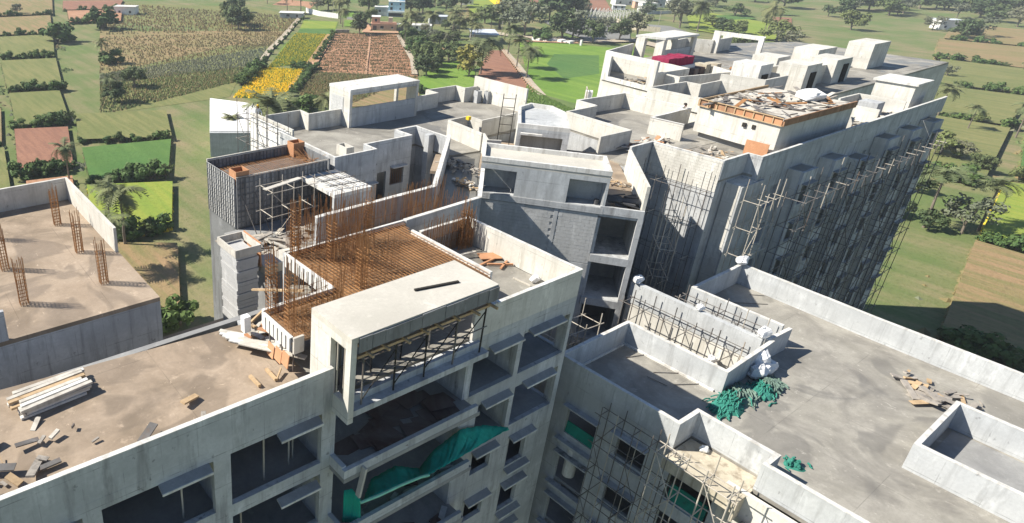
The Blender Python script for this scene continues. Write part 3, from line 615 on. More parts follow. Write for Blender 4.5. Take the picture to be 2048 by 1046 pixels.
# ------------------------------------------------------------------ RIGHT FRONT BLOCK (two storeys lower)
QF, QP = 38.2, 39.57
R1 = thing('apartment_building', 'lower right concrete block with stepped parapets and grey screeded roof', 'building', (40, 8, 0), 'unfinished apartment blocks')
holes = []
for k in range(8):
    d = 3.05*k; holes += [(4.0, 5.45, 35.9-d, 37.3-d), (1.15, 2.85, (35.25 if k < 1 else 34.6)-d, 36.95-d)]
MB().facade((27.72, 16.9), (0, -1), (-1, 0), 6.45, 0, QF, holes, .2).build('facade_wall', 'plaster', R1)
h2 = []
for k in range(8):
    d = 3.05*k; h2.append((.25, 2.2, 35.3-d, 37.65-d))
MB().facade((27.72, 10.45), (0, -1), (-1, 0), 2.45, 0, 37.9, h2, .2).build('facade_wall', 'plaster', R1)
MB().facade((27.72, 8.0), (0, -1), (-1, 0), 14.0, 0, QF, [(2.5+4*i, 4.3+4*i, 35.9-3.05*k, 37.2-3.05*k) for i in range(3) for k in range(8)], .2).build('facade_wall', 'concrete_warm', R1)
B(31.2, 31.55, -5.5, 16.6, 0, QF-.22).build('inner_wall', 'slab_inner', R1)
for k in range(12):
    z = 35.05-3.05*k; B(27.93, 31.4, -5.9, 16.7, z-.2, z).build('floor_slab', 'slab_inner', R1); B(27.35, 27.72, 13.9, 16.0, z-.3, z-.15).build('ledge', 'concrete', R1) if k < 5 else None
rp = [(27.73,16.9),(33.75,16.9),(33.75,11.5),(40.75,11.62),(40.75,17.1),(46.9,17.1),(46.6,12),(46.3,-20),(27.8,-20),(28.3,-6),(28.3,7.2),(29.3,7.2),(29.32,10.42),(27.75,10.42)]
MB().prism(rp, QF-.2, QF).build('roof', 'roof_screed', R1)
MB().prism([(33.7,16.7),(31.6,16.7),(31.6,-19.9),(46.2,-19.9),(46.5,17),(40.8,17),(40.8,11.6),(33.7,11.45)], 0, QF-.21).build('core', 'concrete_warm', R1)
MB().facade((38.2, 19.5), (0,-1), (-1,0), 7.8, 0, QF, [], .3).build('shaft_wall', 'concrete_warm', R1)
B(40.6, 40.74, 11.7, 17.1, 0, QF).build('shaft_wall', 'concrete_warm', R1)
pr = .2
def pl(pts, t=.2): return MB().run(pts, t, QF, QP).build('parapet', 'plaster', R1), MB().run([(p[0], p[1]) for p in pts], t, QP, QP+.035).build('coping', 'cap', R1)
pl([(27.72,16.9),(33.78,16.9),(33.78,11.46),(38.5,11.55),(38.5,11.75),(40.9,11.62)], -.2)
pl([(27.72,16.69),(27.72,10.42),(29.32,10.40),(29.3,7.2),(28.3,7.2),(28.25,-6),(27.8,-20)], .2)
pl([(40.75,11.85),(40.75,17.1),(46.9,17.1),(46.55,9.0),(46.2,-20)], -.2)
B(38.15, 38.5, 11.77, 19.5, QF, QP+.03).build('shaft_parapet', 'plaster', R1)
B(27.93, 28.03, 10.6, 16.5, QF+.001, QF+.1).build('fillet', 'cap', R1)
for x0, x1, y0, y1 in ((33.48,33.58,11.6,16.7),(40.96,41.08,11.9,16.9),(28.1,33.4,16.58,16.69)): B(x0, x1, y0, y1, QF+.001, QF+.12).build('fillet', 'cap', R1)
# balcony with ply edge in the notch, and the lower slab in front
B(26.95, 29.25, 7.3, 10.38, 37.92, 38.1).build('balcony_slab', 'ochre', R1); B(26.95, 27.05, 7.3, 10.38, 37.5, 37.918).build('balcony_edge', 'ochre', R1); B(27.05, 29.2, 7.18, 7.29, 37.0, 38.1).build('balcony_edge', 'ochre', R1)
B(26.9, 28.25, 3.2, 7.0, 36.6, 36.85).build('balcony_slab', 'roof_screed', R1); MB().run([(26.9,7.0),(26.9,3.2)], .15, 36.86, 37.1).build('balcony_upstand', 'concrete_warm', R1)
for k in range(5):
    d = 3.05*k
    MB().box(27.3, 27.72, 11.3, 13.2, 37.3-d, 37.37-d).build('sunshade', 'concrete', R1); MB().box(27.5, 27.72, 11.4, 13.1, 35.7-d, 35.78-d).build('sill', 'concrete', R1)
    B(27.35, 27.72, 13.9, 15.9, 37.05-d, 37.13-d).build('sunshade', 'concrete', R1)
for k in range(3):
    for y0, y1 in ((8.4, 10.1),):
        MB().obox((28.0, (y0+y1)/2, 35.75-3.05*k), (.04,0,.0), (0,(y1-y0)/2,0), (.06,0,.42)).build('green_screen', 'net_green', R1)
MB().obox((27.85, 14.9, 35.6), (.02,0,0), (0,.82,0), (.04,0,.34)).build('green_screen', 'net_green', R1)
tag(MB().tube((28.0, 15.1, 32.6), (28.0, 15.1, 34.6), .33, 14).build('drum_chute', 'cap', None), 'pale round concrete stub standing in the dark gap between blocks', 'drum')
# ------------------------------------------------------------------ RIGHT MIDDLE, REAR RIGHT AND FAR BLOCKS
R4 = thing('apartment_building', 'grey terraced block behind the stair tower with open U shaped roof', 'building', (54, 31, 0), 'unfinished apartment blocks')
r4 = [(45.5,28.2),(48.95,28.06),(49.5,34.15),(53.3,34.1),(53.55,36.15),(60.05,35.65),(59.95,29.3),(64.4,29.3),(64.4,24.7),(45.05,25.5)]
body(R4, r4)
parapet(R4, [(45.4,28.2),(48.95,28.06),(49.45,34.15),(53.3,34.1),(53.55,36.15),(60.05,35.65),(59.95,29.25),(54.1,29.2),(54.3,26.7)], -.16)
MB().run([(53.29,34.11),(53.54,36.17),(60.07,35.67),(59.97,29.24),(54.08,29.19),(54.28,26.69)], -.19, ZP, ZP+.03).build('coping', 'cap', R4)
R2 = thing('apartment_building', 'right rear concrete block whose deep wall carries pole scaffolding', 'building', (56, 24, 0), 'unfinished apartment blocks')
r2 = [(47.6,25.45),(47.66,20.3),(50.83,20.25),(50.88,19.3),(86,19.1),(86,26.5),(64.5,26.5),(64.4,24.69),(47.6,25.48)]
body(R2, [(47.6,25.4),(47.66,20.3),(50.83,20.25),(50.88,19.55),(86,19.4),(86,24.6),(64.3,24.6)], ZR, 'concrete')
hl = [(2.4+5.2*i, 3.9+5.2*i, 41.3-3.05*k, 43.0-3.05*k) for i in range(7) for k in range(13)]
MB().facade((50.88, 19.3), (1,0), (0,-1), 35, 0, ZR, hl, .3).build('facade_wall', 'concrete', R2)
for i in range(6):
    x = 55.6+5.2*i; ft = 44.0-rnd.choice((0,0,.9)); MB().facade((x, 18.2), (1,0), (0,-1), 2.3, 0, ft, [(.45,1.85,41.4-3.05*k,42.9-3.05*k) for k in range(13)], .2).build('bay_front', 'concrete', R2)
    for xx in (x, x+2.12): B(xx, xx+.18, 18.41, 19.27, 0, ft).build('bay_side', 'concrete_warm', R2)
    B(x+.19, x+2.11, 18.41, 19.27, ft-.2, ft-.01).build('bay_roof', 'roof_screed', R2)
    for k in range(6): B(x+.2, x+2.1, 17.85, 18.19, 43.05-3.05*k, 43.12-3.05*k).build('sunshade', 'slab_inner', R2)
B(44.9, 47.58, 25.3, 25.49, 0, ZR).build('return_wall', 'plaster', R2)
parapet(R2, [(45.0,25.3),(47.6,25.3),(47.66,20.25),(50.84,20.2),(50.88,19.3),(86,19.1)], .16, ZR, ZP, 'concrete')
MB().run([(45.0,25.29),(47.59,25.29),(47.65,20.24),(50.83,20.19),(50.87,19.29),(86,19.09)], .18, ZP, ZP+.03).build('coping', 'cap', R2)
blockwork(R2, 'block', (47.6,25.25), (.012,-.9999), (-1,-.012), 4.95, 43.4, 45.6, .45, .2, 'concrete_warm')
B(48.8, 51.9, 19.2-.05, 19.27, 0, 43.9).build('bay_front', 'concrete', R2); B(48.78, 50.86, 19.28, 20.24, 0, 43.95).build('bay', 'concrete_warm', R2)
# white roof room with orange shuttering on top
RT = thing('roof_room', 'white rooftop room topped by orange shuttering and loose timber', 'roof room', (63, 24, 44))
MB().prism([(56.2,26.9),(55.4,20.5),(67,20.2),(67,26.65)], ZR+.55, 47.1).build('wall', 'concrete_warm', RT); MB().prism([(56.6,26.6),(56.0,20.8),(66.8,20.5),(66.8,26.3)], ZR, ZR+.54).build('plinth', 'slab_inner', RT); MB().prism([(56.3,26.85),(55.5,20.55),(66.9,20.3),(66.9,26.55)], 47.1, 47.22).build('roof_form', 'timber_grey', RT)
for k in range(9):
    t0, t1 = k/9, (k+.93)/9; a = Vector((56.15,26.9)); b = Vector((55.35,20.45))
    p, q = a+(b-a)*t0, a+(b-a)*t1; MB().run([p, q], .05, 46.95, 47.45).build('shutter_panel', 'orange_steel' if k < 4 else 'plywood', RT); MB().run([p, p+(b-a)*.012], -.08, 46.9, 47.5).build('shutter_rib', 'timber', RT)
for z in (46.9, 47.46): MB().run([(56.12,26.9),(55.3,20.4)], -.1, z, z+.06).build('shutter_rail', 'timber', RT)
MB().run([(56.2,26.95),(67,26.7)], .1, 46.9, 47.4).build('back_rail', 'timber', RT); MB().run([(55.4,20.45),(67,20.15)], -.1, 46.9, 47.4).build('front_rail', 'orange_steel', RT)
B(55.0, 55.05, 20.7, 22.3, 44.4, 45.5).build('plywood_sheet', 'plywood', RT)
for k, y in enumerate((22.9, 22.2, 21.4)): B(55.55-.0, 55.72, y, y+.25, 46.2, 46.5).build('drain_hole', 'bar_black', RT)
# far blocks
R3 = thing('apartment_building', 'farthest grey block with two open roof frames and cluttered terraces', 'building', (80, 42, 0), 'unfinished apartment blocks')
r3 = [(64.4,36),(70.3,35.6),(70.4,34.2),(74,34.15),(75,30),(120,28),(120,46),(108,50.6),(93,50.6),(92.5,49.8),(83.2,49.8),(75,48),(69.6,44.4),(68.6,37.2),(64.5,37.0)]
body(R3, r3, ZR, 'concrete_warm')
body(R3, [(64.4,36.2),(64.6,29.4),(75,27.5),(120,27.9),(75.1,30.1),(74,34.1),(70.4,34.1),(70.2,35.5)], ZR, 'concrete_warm')
parapet(R3, [(64.45,29.5),(64.4,36.0),(70.3,35.55),(70.42,34.15),(74,34.12)], -.18)
parapet(R3, [(74,34.12),(75.0,30.3),(79.5,30.2),(80,33.4),(86,33.2),(86.2,31),(96,30.6)], .2, ZR, 46.3, 'concrete_warm')
MB().facade((69.5,44.4), (-.14,-.99), (-.99,.14), 6.6, ZR, 47.4, [(.8,5.7,44.75,46.95)], .3).build('roof_frame', 'cap', R3)
parapet(R3, [(69.7,44.5),(75,48.0),(83,49.7)], -.2, ZR, 46.4); parapet(R3, [(68.7,37.9),(74.5,37.6),(75,40),(75,47.8)], .2, ZR, 46.2)
parapet(R3, [(70.3,38.4),(70.2,36.2),(78,34.8),(79.5,37.5)], .18, ZR, 46.0)
parapet(R3, [(91.2,49.8),(96.5,50.3),(98,47.5),(103,47.6),(106,50)], -.25, ZR, 46.0)
for q_ in ((83.0,83.6,48.2,49.3),(83.9,84.6,46.2,47.2),(90.2,91.4,48.6,49.4),(90.5,91.2,46.1,46.5),(87.6,87.9,48.9,49.3)): B(*q_, ZR, 47.2).build('roof_frame_post', 'concrete_warm', R3)
MB().prism([(82.9,49.4),(83.9,46.1),(91.2,45.9),(91.7,49.5)], 47.2, 47.45).build('roof_frame_slab', 'cap', R3); B(84.6, 90.5, 46.2, 46.4, ZR, 45.9).build('roof_frame_wall', 'plaster', R3)
MB().facade((98.2,47.6), (.0,-1), (-1,0), 6.3, ZR, 47.1, [(.9,5.7,44.3,46.7)], .3).build('roof_frame', 'cap', R3)
MB().run([(98.2,47.6),(98.5,41.3)], .15, 47.11, 47.2).build('frame_cap', 'cap', R3)
for p in ((76.5,33.2,2.6,3.0),(82,31.2,3.4,2.8),(90,31.5,4,2.6),(88,36.5,3,2.2),(97,36,5,2.4),(104,33,5,3.0)):
    B(p[0], p[0]+p[2], p[1]-1.5, p[1]+1.2, ZR, ZR+p[3]).build('roof_room', 'concrete_warm' if p[0] > 80 else 'cap', R3)
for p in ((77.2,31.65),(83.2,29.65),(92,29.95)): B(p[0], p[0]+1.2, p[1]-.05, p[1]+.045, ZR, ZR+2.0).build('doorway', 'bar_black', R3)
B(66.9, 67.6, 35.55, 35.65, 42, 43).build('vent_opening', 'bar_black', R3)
# ------------------------------------------------------------------ scaffolds
def scaffold(label, o, u, n, cols, levels, dx, z0, lift, depth=1.1, m='steel', ragged=1.6, top=None, r=.028):
    root = thing('scaffold', label, 'scaffold', (o[0], o[1], 0), 'pole scaffolds on the walls'); u = Vector((*u,0)).normalized(); n = Vector((*n,0)).normalized()
    O = Vector((o[0], o[1], 0)); zt = z0+lift*levels
    for c in range(cols):
        for d in range(2):
            p = O+u*(c*dx)+n*(.25+d*depth); h = (zt+rnd.uniform(.2, ragged)) if top is None else top(c, d)
            pole(root, 'standard', (p.x, p.y, max(0, z0-lift*2)), (p.x+rnd.uniform(-.06,.06), p.y, h), r*rnd.uniform(.9,1.15), m if rnd.random() < .8 else 'steel_pale')
    for l in range(levels+2):
        z = z0+lift*(l-1)
        for d in range(2):
            p = O+n*(.25+d*depth); q = p+u*((cols-1)*dx)
            pole(root, 'ledger', (p.x-u.x*.3, p.y-u.y*.3, z+rnd.uniform(-.05,.05)), (q.x+u.x*.3, q.y+u.y*.3, z+rnd.uniform(-.05,.05)), r, m)
        for c in range(cols):
            p = O+u*(c*dx)+n*.25; q = p+n*depth
            pole(root, 'transom', (p.x, p.y, z+.05), (q.x+n.x*.15, q.y+n.y*.15, z+.05), r*.9, 'steel_pale' if rnd.random() < .4 else m)
    for c in range(0, cols-1, 2):
        p = O+u*(c*dx)+n*(.25+depth)
        for l in range(levels): 
            a = p+u*(dx if l % 2 else 0); b = p+u*(0 if l % 2 else dx); pole(root, 'brace', (a.x, a.y, z0+lift*l), (b.x, b.y, z0+lift*(l+1)), r*.85, m)
    return root
scaffold('dark pole scaffold covering the deep shadowed wall of the right rear block', (47.55,24.9), (.012,-1), (-1,0), 5, 4, 1.05, 33.4, 2.5, .9, r=.022)
scaffold('pale pole scaffold in the dark canyon beside the core balconies', (41.9,20.4), (.76,.65), (.65,-.76), 3, 5, 1.1, 32.5, 2.0, .9, 'steel_pale')
scaffold('pole scaffold round the bay of the right rear block', (48.9,19.15), (1,0), (0,-1), 4, 6, 1.05, 31.0, 2.0, 1.0, 'steel_pale')
scaffold('long pole scaffold along the shadowed facade at the right edge', (52.6,18.1), (1,0), (0,-1), 17, 8, 1.7, 26.0, 2.1, 1.2, 'steel', r=.03)
scaffold('dark pole scaffold on the left facade of the lower right block', (27.65,13.5), (0,-1), (-1,0), 5, 5, .85, 29.6, 1.75, .7, 'steel', .9, r=.022)
scaffold('pale pole scaffold wrapped round the ochre balcony', (26.9,10.3), (0,-1), (-1,0), 4, 4, 1.05, 31.4, 1.9, .8, 'steel_pale', 1.1, r=.027)
scaffold('pole scaffold inside the light shaft of the lower right block', (38.1,18.9), (0,-1), (-1,0), 6, 3, 1.3, 33.6, 1.75, 1.2, 'steel', 1.2, None)
scaffold('low pole scaffold between the two shaft walls', (40.55,17.0), (0,-1), (-1,0), 5, 3, 1.15, 34.0, 1.75, .9, 'steel', .9)
scaffold('pole scaffold in the gap behind the front block corner', (29.2,18.0), (1,-.1), (0,1), 4, 4, 1.2, 31.5, 1.9, 1.2, 'steel_pale')
scaffold('thin pole scaffold against the far left blockwork wall', (26.4,47.0), (.01,-1), (-1,0), 5, 4, 1.5, 38.0, 1.9, 1.0)
scaffold('square pole tower with a plank in front of the shuttered room', (18.9,32.9), (1,0), (0,-1), 3, 2, 1.5, 42.4, 1.55, 1.3, 'steel_pale', .6)
tag(MB().obox((20.2,32.2,45.55), (1.4,.25,.02), (-.05,.16,0), (0,0,.03)).build('plank', 'timber_grey'), 'grey plank lying on top of the square pole tower', 'plank')
ld = thing('ladder', 'tall dark ladder leaning beside the small stair tower', 'ladder', (42, 34, 44.2))
for dx in (0, .9): pole(ld, 'rail', (40.6+dx*.65, 33.6-dx*.76, 44.2), (41.0+dx*.65, 33.9-dx*.76, 48.2), .035, 'bar_black')
for k in range(6): pole(ld, 'rung', (40.65+.07*k, 33.64+.05*k, 44.6+.65*k), (41.23+.07*k, 32.96+.05*k, 44.6+.65*k), .025, 'bar_black')
# loose poles standing on R2 edge
for i, (x, y) in enumerate(((57,28.5),(58,29.2),(61,28.4),(62.5,29.6),(66,30))): pass
# ------------------------------------------------------------------ loose things: bags, nets, timber, debris
def bag(label, x, y, z, w, h, mat='bag_white', group=None):
    m = MB(); n1, n2 = 9, 6; i = 0; ph = rnd.random()*6
    for a in range(n2+1):
        t = a/n2*math.pi
        for b in range(n1):
            f = 2*math.pi*b/n1; r = (math.sin(t)**.6)*(1+.22*math.sin(3*f+ph+a)+.1*rnd.uniform(-1,1))
            m.v.append((x+w/2*r*math.cos(f), y+w/2*.75*r*math.sin(f), z+h/2*(1-math.cos(t))*(1+.12*rnd.uniform(-1,1))))
    for a in range(n2):
        for b in range(n1): m.f.append((a*n1+b, a*n1+(b+1)%n1, (a+1)*n1+(b+1)%n1, (a+1)*n1+b))
    return tag(m.build('white_bag' if mat == 'bag_white' else 'bundle', mat, None), label, 'bag', group)
bag('white sack at the near left corner of the far right terrace', 46.7, 17.0, QP+.04, .9, .55); bag('white sack on the end of the shaft parapet beside the balconies', 38.3, 19.2, QP+.05, .8, .5)
bag('white sack on the shaft parapet halfway along', 38.35, 15.3, QP+.05, .55, .4); bag('white sack hanging by the poles inside the shaft', 37.6, 13.6, 37.3, .6, .4)
bag('white bundle on the corner of the near terrace parapet', 38.5, 11.9, QP+.05, .8, .6)
for i, (dx, dy, dz, w) in enumerate(((0,0,0,1.3),(.7,-.1,0,1.1),(.3,.2,.55,1.0),(-.4,-.1,.1,.9))): bag(('largest white crumpled sack of the heap beside the shaft end','white sack at the right side of the heap beside the shaft end','white sack on top of the heap beside the shaft end','white sack at the left side of the heap beside the shaft end')[i], 37.0+dx, 11.05+dy, QF+dz, w, .75, 'bag_white', 'white sacks heaped at the shaft end')
bag('lilac plastic bundle in the shadow beside the green nets', 36.7, 11.15, QF, .9, .4, 'cloth_white'); bag('white scrap beside the right terrace wall of the front block', 25.3, 17.5, ZR, .6, .3)
bag('grey white rag in the notch of the lower right block', 28.9, 9.6, 38.1, .5, .25, 'cloth_white'); bag('white sheet bundle at the bottom right balcony', 27.6, 6.0, 36.86, .9, .4)
bag('white sacks on the roof edge at the right rear', 64.5, 22.6, 47.25, 2.6, .8)
parapet(R2, [(69.5,20.6),(69.5,24.4),(74,24.2),(74,20.4)], .18, ZR, ZP); parapet(R2, [(76,24.1),(80,24.0),(80,20.4)], .18, ZR, ZP); B(81.5, 85, 20.5, 23.6, ZR, 46.9).build('roof_room', 'concrete_warm', R2); B(81.3, 85.2, 20.3, 23.8, 46.9, 47.1).build('roof_slab', 'cap', R2); B(77, 78.6, 21.5, 23, ZR, 45.6).build('water_tank_base', 'concrete', R2)
litter('timber_heap', 'planks and rods on the stepped roof right of the orange shuttering', 74.5, 22.3, ZR, 14, 3.2, 90, ['timber_grey','steel','debris','rust'], (.3,1.8))
def netpile(label, x, y, z, w, d, h, mats, n=70):
    root = thing('net_pile', label, 'net', (x, y, z), 'bundled safety nets on the roof')
    for g, mname in enumerate(mats):
        m = MB()
        for k in range(n):
            cx = x+w*(g-(len(mats)-1)/2)/len(mats)*1.0+rnd.gauss(0, w*.17); cy = y+rnd.gauss(0, d*.2)
            ang = rnd.uniform(-.5,.9)+g*.5; L = rnd.uniform(.4,1.0)*w*.3; hh = h*max(.05, math.exp(-((cx-x)/(w*.45))**2-((cy-y)/(d*.45))**2))*rnd.uniform(.35,1)
            pts = []
            for t in range(5):
                s = t/4-.5; pts.append((cx+math.cos(ang)*L*s+rnd.uniform(-.05,.05), cy+math.sin(ang)*L*s+rnd.uniform(-.05,.05), z+.04+hh*(1-2.2*s*s)*.9))
            for a, b in zip(pts, pts[1:]): m.tube(a, b, rnd.uniform(.025,.05), 5)
        ob = tag(m.build('net_fold', mname, root), kind='stuff')
        base = MB(); base.v = []; nn = 14
        for ring, (rr_, zz) in enumerate(((1,.0),(.75,.45),(.35,.75))):
            for b in range(nn):
                f = 2*math.pi*b/nn; rj = rr_*(1+.15*math.sin(3*f+g)+rnd.uniform(-.08,.08)); base.v.append((x+w*(g-(len(mats)-1)/2)/len(mats)+w*.36*rj*math.cos(f), y+d*.46*rj*math.sin(f), z+h*.6*zz))
        for ring in range(2):
            for b in range(nn): base.f.append((ring*nn+b, ring*nn+(b+1)%nn, (ring+1)*nn+(b+1)%nn, (ring+1)*nn+b))
        base.f.append(tuple(2*nn+b for b in range(nn))); base.build('net_heap', mname, root)
    return root
netpile('large heap of green and grey green safety net by the parapet end', 33.7, 10.65, QF, 3.0, 1.5, .7, ['net_heap','net_grey_green'], 110)
netpile('smaller heap of bright green net with a greyer tail', 36.0, 10.25, QF, 2.2, 1.3, .6, ['net_heap','net_grey_green'], 80)
netpile('green net scrap at the right edge of the lower roof', 31.3, 6.9, QF, 1.0, .9, .35, ['net_heap'], 20)
GN = thing('green_net', 'torn green safety net slung across the front block balconies', 'net', (15, 14.6, 38))
def sheet(top, bot, n, name, mat, wob=.05):
    n *= 3
    def lerp(P, t):
        f = t*(len(P)-1); i = min(int(f), len(P)-2); return Vector(P[i]).lerp(Vector(P[i+1]), f-i)
    m = MB(); R_ = 5
    for j in range(R_+1):
        for i in range(n+1):
            a, b = lerp(top, i/n), lerp(bot, i/n); p = a.lerp(b, j/R_); sag = math.sin(math.pi*j/R_)
            fo = .022*math.sin(i*1.9+j*.35)*(.4+sag); m.v.append((p.x, p.y-.06*sag+fo+rnd.uniform(-.015,.015), p.z-.06*sag+fo*.6+rnd.uniform(-.02,.02)))
    for j in range(R_):
        for i in range(n): k = j*(n+1)+i; m.f.append((k, k+1, k+n+2, k+n+1))
    o = m.build(name, mat, GN, fix=False, smooth=True); o.modifiers.new('thick', 'SOLIDIFY').thickness = .012; return o
sheet([(16.56,15.30,38.86),(17.33,15.35,39.41),(18.96,15.40,39.76),(20.61,15.45,39.19),(22.37,15.47,38.22)], [(15.55,14.50,39.44),(16.27,14.45,39.34),(17.33,14.45,39.37),(18.48,14.50,39.32),(22.20,15.30,38.33)], 16, 'sheet', 'net_sheet')
sheet([(13.51,15.20,39.13),(13.86,15.30,39.68),(15.10,15.30,39.72),(16.57,15.30,38.79)], [(12.57,14.40,40.00),(13.40,14.30,40.01),(14.54,14.30,39.89),(15.67,14.35,39.68)], 12, 'sheet', 'net_sheet')
sheet([(12.46,15.30,39.82),(12.78,15.20,39.83),(12.91,14.80,39.58)], [(12.44,15.30,37.78),(12.70,15.10,37.82),(12.99,14.80,37.93)], 8, 'hanging_sheet', 'net_sheet')
hm = MB(); hp = [(12.54,14.35,39.99),(13.36,14.25,39.98),(14.50,14.25,39.90),(15.62,14.30,39.68),(16.09,14.35,39.47)]
for a, b in zip(hp, hp[1:]): hm.tube(a, b, .06, 7)
hm.build('rolled_hem', 'net_pale', GN, smooth=False)
tag(MB().bar((12.76,14.50,41.50), (12.52,14.50,40.20), .22, .1).build('plank', 'timber_grey'), 'dark plank hanging in front of the lower balcony net', 'plank')
# timber and boards on the left terrace of the front block
for k in range(13):
    a = (10.74,20.96,44.50); t = k*.16
    p = Vector((10.6+.12*(k % 4)+rnd.uniform(-.1,.1), 21.4-t*.9, ZR+.06+.13*(k//4))); d = Vector((.62,-.78,0)).normalized(); d = (d+Vector((rnd.uniform(-.15,.15), rnd.uniform(-.15,.15), rnd.uniform(-.02,.04)))).normalized()
    L = rnd.uniform(1.6,2.8)
    tag(MB().bar(p-d*.3, p+d*L, rnd.uniform(.16,.3), .05).build('board', 'form_white' if k % 3 else 'timber_grey'), 'long pale board in the loose pile on the left terrace', 'board', 'boards piled on the left terrace')
for i, (p, q, w, lab) in enumerate((((10.02,18.23,44.40),(10.03,17.52,44.40),.12,'orange timber batten lying nearest the front parapet'),((10.75,18.27,44.40),(10.73,17.52,44.40),.12,'pale timber batten lying right of the orange one'),((11.18,17.89,44.50),(10.75,17.50,44.40),.05,'thin stick crossing the pale batten'))):
    tag(MB().bar(p, q, w, .1).build('batten', 'timber'), lab, 'batten', 'battens on the left terrace')
tag(MB().obox((11.87,19.67,45.00), (.35,-.42,-.06), (.2,.15,.0), (0,0,.015)).build('plywood_sheet', 'plywood'), 'orange plywood sheet leaning under the white formwork panels', 'plywood')
tag(MB().box(10.95, 11.25, 20.3, 20.6, ZR+.5, ZR+1.2).build('carton', 'bag_white'), 'white upright box standing on the board pile', 'box')
for k, (p, q) in enumerate((((13.06,23.38,44.70),(13.50,19.90,46.20)),((11.26,20.89,44.60),(12.01,20.68,45.30)))): tag(MB().bar(p, q, .12, .08).build('beam', 'timber'), ('long slanting timber through the rebar at the deck notch','grey slanting edge board beside the board pile')[k], 'beam')
# things on the right terrace of the front block
for p, q, lab in (((24.06,19.95,44.40),(25.38,20.10,44.40),'orange timber from the plywood towards the portal'),((24.59,19.86,44.40),(25.69,19.15,44.40),'long orange lath across the right terrace'),((24.81,19.18,44.40),(25.71,19.57,44.40),'short orange block timber crossing the lath'),((24.66,18.25,44.35),(24.74,17.27,44.35),'thin pale rod on the right terrace floor'),((23.75,21.20,44.50),(24.83,20.88,44.60),'pale lath leaning in the rebar corner')):
    tag(MB().bar(p, q, .1 if 'rod' not in lab else .03, .08).build('timber', 'plywood' if 'orange' in lab else 'timber_grey'), lab, 'timber', 'loose timbers on the right terrace')
tag(MB().obox((25.35,20.40,44.42), (.5,-.25,0), (.16,.3,0), (0,0,.02)).build('plywood_sheet', 'plywood'), 'orange plywood offcut lying on the right terrace', 'plywood')
tag(MB().bar((15.86,15.96,47.44), (17.75,15.56,47.44), .1, .07).build('steel_bar', 'bar_black'), 'black steel bar lying on the pale portal slab', 'bar')
tag(MB().bar((20.34,15.96,45.75), (20.26,15.42,45.75), .14, .1).build('batten', 'cap'), 'white batten on the parapet beside the portal corner', 'batten')
# roof debris
litter('rubble_heap', 'grey rubble and cable heap at the corridor head', *cp(-1.0, 4.2), 44.2, 2.4, 3.5, 46, ['debris','timber_grey','debris','steel'])
litter('rubble_heap', 'pale sacks and broken blocks along the corridor wall', *cp(-.8, 1.0), 44.2, .9, 2.0, 26, ['debris','cap','bag_white','timber'])
litter('rubble_heap', 'broken boards and dust on the core side terrace', *cp(8.6, 5.0), 44.28, 1.6, 4.5, 46, ['slab_dirt','timber_grey','debris','timber'])
litter('rubble_heap', 'planks and rubble on the terrace before the scaffolded wall', 51.4, 23.2, ZR, 5.6, 3.4, 90, ['timber_grey','debris','timber_grey','slab_dirt','timber'], (.15,.9))
litter('rubble_heap', 'timber offcuts on the grey terrace behind the tower', 50.5, 27.4, ZR, 5, 1.6, 40, ['timber_grey','timber_grey','debris','plywood'], (.3,1.3))
litter('timber_heap', 'loose timber lying on the orange shuttered roof', 61.5, 23.4, 47.2, 10.5, 5.2, 95, ['timber_grey','steel','debris','debris','rust'], (.4,2.2))
litter('rubble_heap', 'clutter on the farthest block terrace', 93, 37, ZR, 16, 8, 150, ['timber_grey','debris','rust','timber_grey'], (.3,1.5))
litter('rubble_heap', 'straw coloured litter inside the far open frame', 71.8, 41.0, ZR, 4, 4, 40, ['timber','ochre','debris'], (.3,1.2))
litter('timber_heap', 'pipes and planks strewn over the pit floor', 19.5, 30, 42.4, 7, 4, 80, ['steel','timber_grey','debris','steel_pale'], (.4,2.4))
litter('timber_heap', 'plywood scraps heaped under the deck notch', 14.0, 21.4, 42.5, 2.0, 2.2, 40, ['timber','plywood','timber_grey'], (.3,1.0))
litter('timber_heap', 'timber scraps by the formwork at the terrace edge', 11.6, 20.2, ZR, 1.2, 1.4, 34, ['timber','plywood','timber_grey'], (.2,.8))
litter('rubble_heap', 'rubble on the bottom right balcony', 27.5, 5.2, 36.86, .9, 2.6, 22, ['debris','bag_white','plywood','steel'], (.15,.6))
sh = thing('dark_sheets', 'crumpled black sheets piled on the core terrace end', 'sheet', (38, 21, 44.28))
for k in range(16):
    c = Vector((*cp(8.6+rnd.uniform(-.75,.7), .9+rnd.uniform(-.55,.6)), 44.36+.035*k)); a = rnd.uniform(-.5,.5)
    MB().obox(c, (E1*.55*rnd.uniform(.6,1)).to_3d()+Vector((0,0,rnd.uniform(-.12,.12))), (E2*.12).to_3d()+Vector((0,0,rnd.uniform(-.1,.1))), (0,0,.03)).build('sheet', 'dark_sheet', sh)
st = thing('tile_stack', 'magenta stack of covered goods on the far terrace', 'stack', (76, 41, 46.2))
for k in range(7):
    B(75.6+k*.75, 76.3+k*.75, 40.6-.0*k, 42.6, 45.6, 46.5+rnd.uniform(-.08,.08)).build('bundle', 'magenta', st)
B(75.4, 81.0, 40.4, 42.7, ZR, 45.59).build('pallet', 'bag_white', st)
for k in range(5): tag(B(80+k*1.2, 81+k*1.2, 39.8, 41.2, ZR, ZR+.8+rnd.random()*.5).build('rubbish_stack', 'ply_red' if k < 2 else 'ochre', None), ('dark maroon stack right of the magenta goods','low maroon stack right of the magenta goods','straw coloured bale beyond the maroon stacks','second straw coloured bale on the far terrace','small straw coloured bale at the end of the row')[k], 'stack')
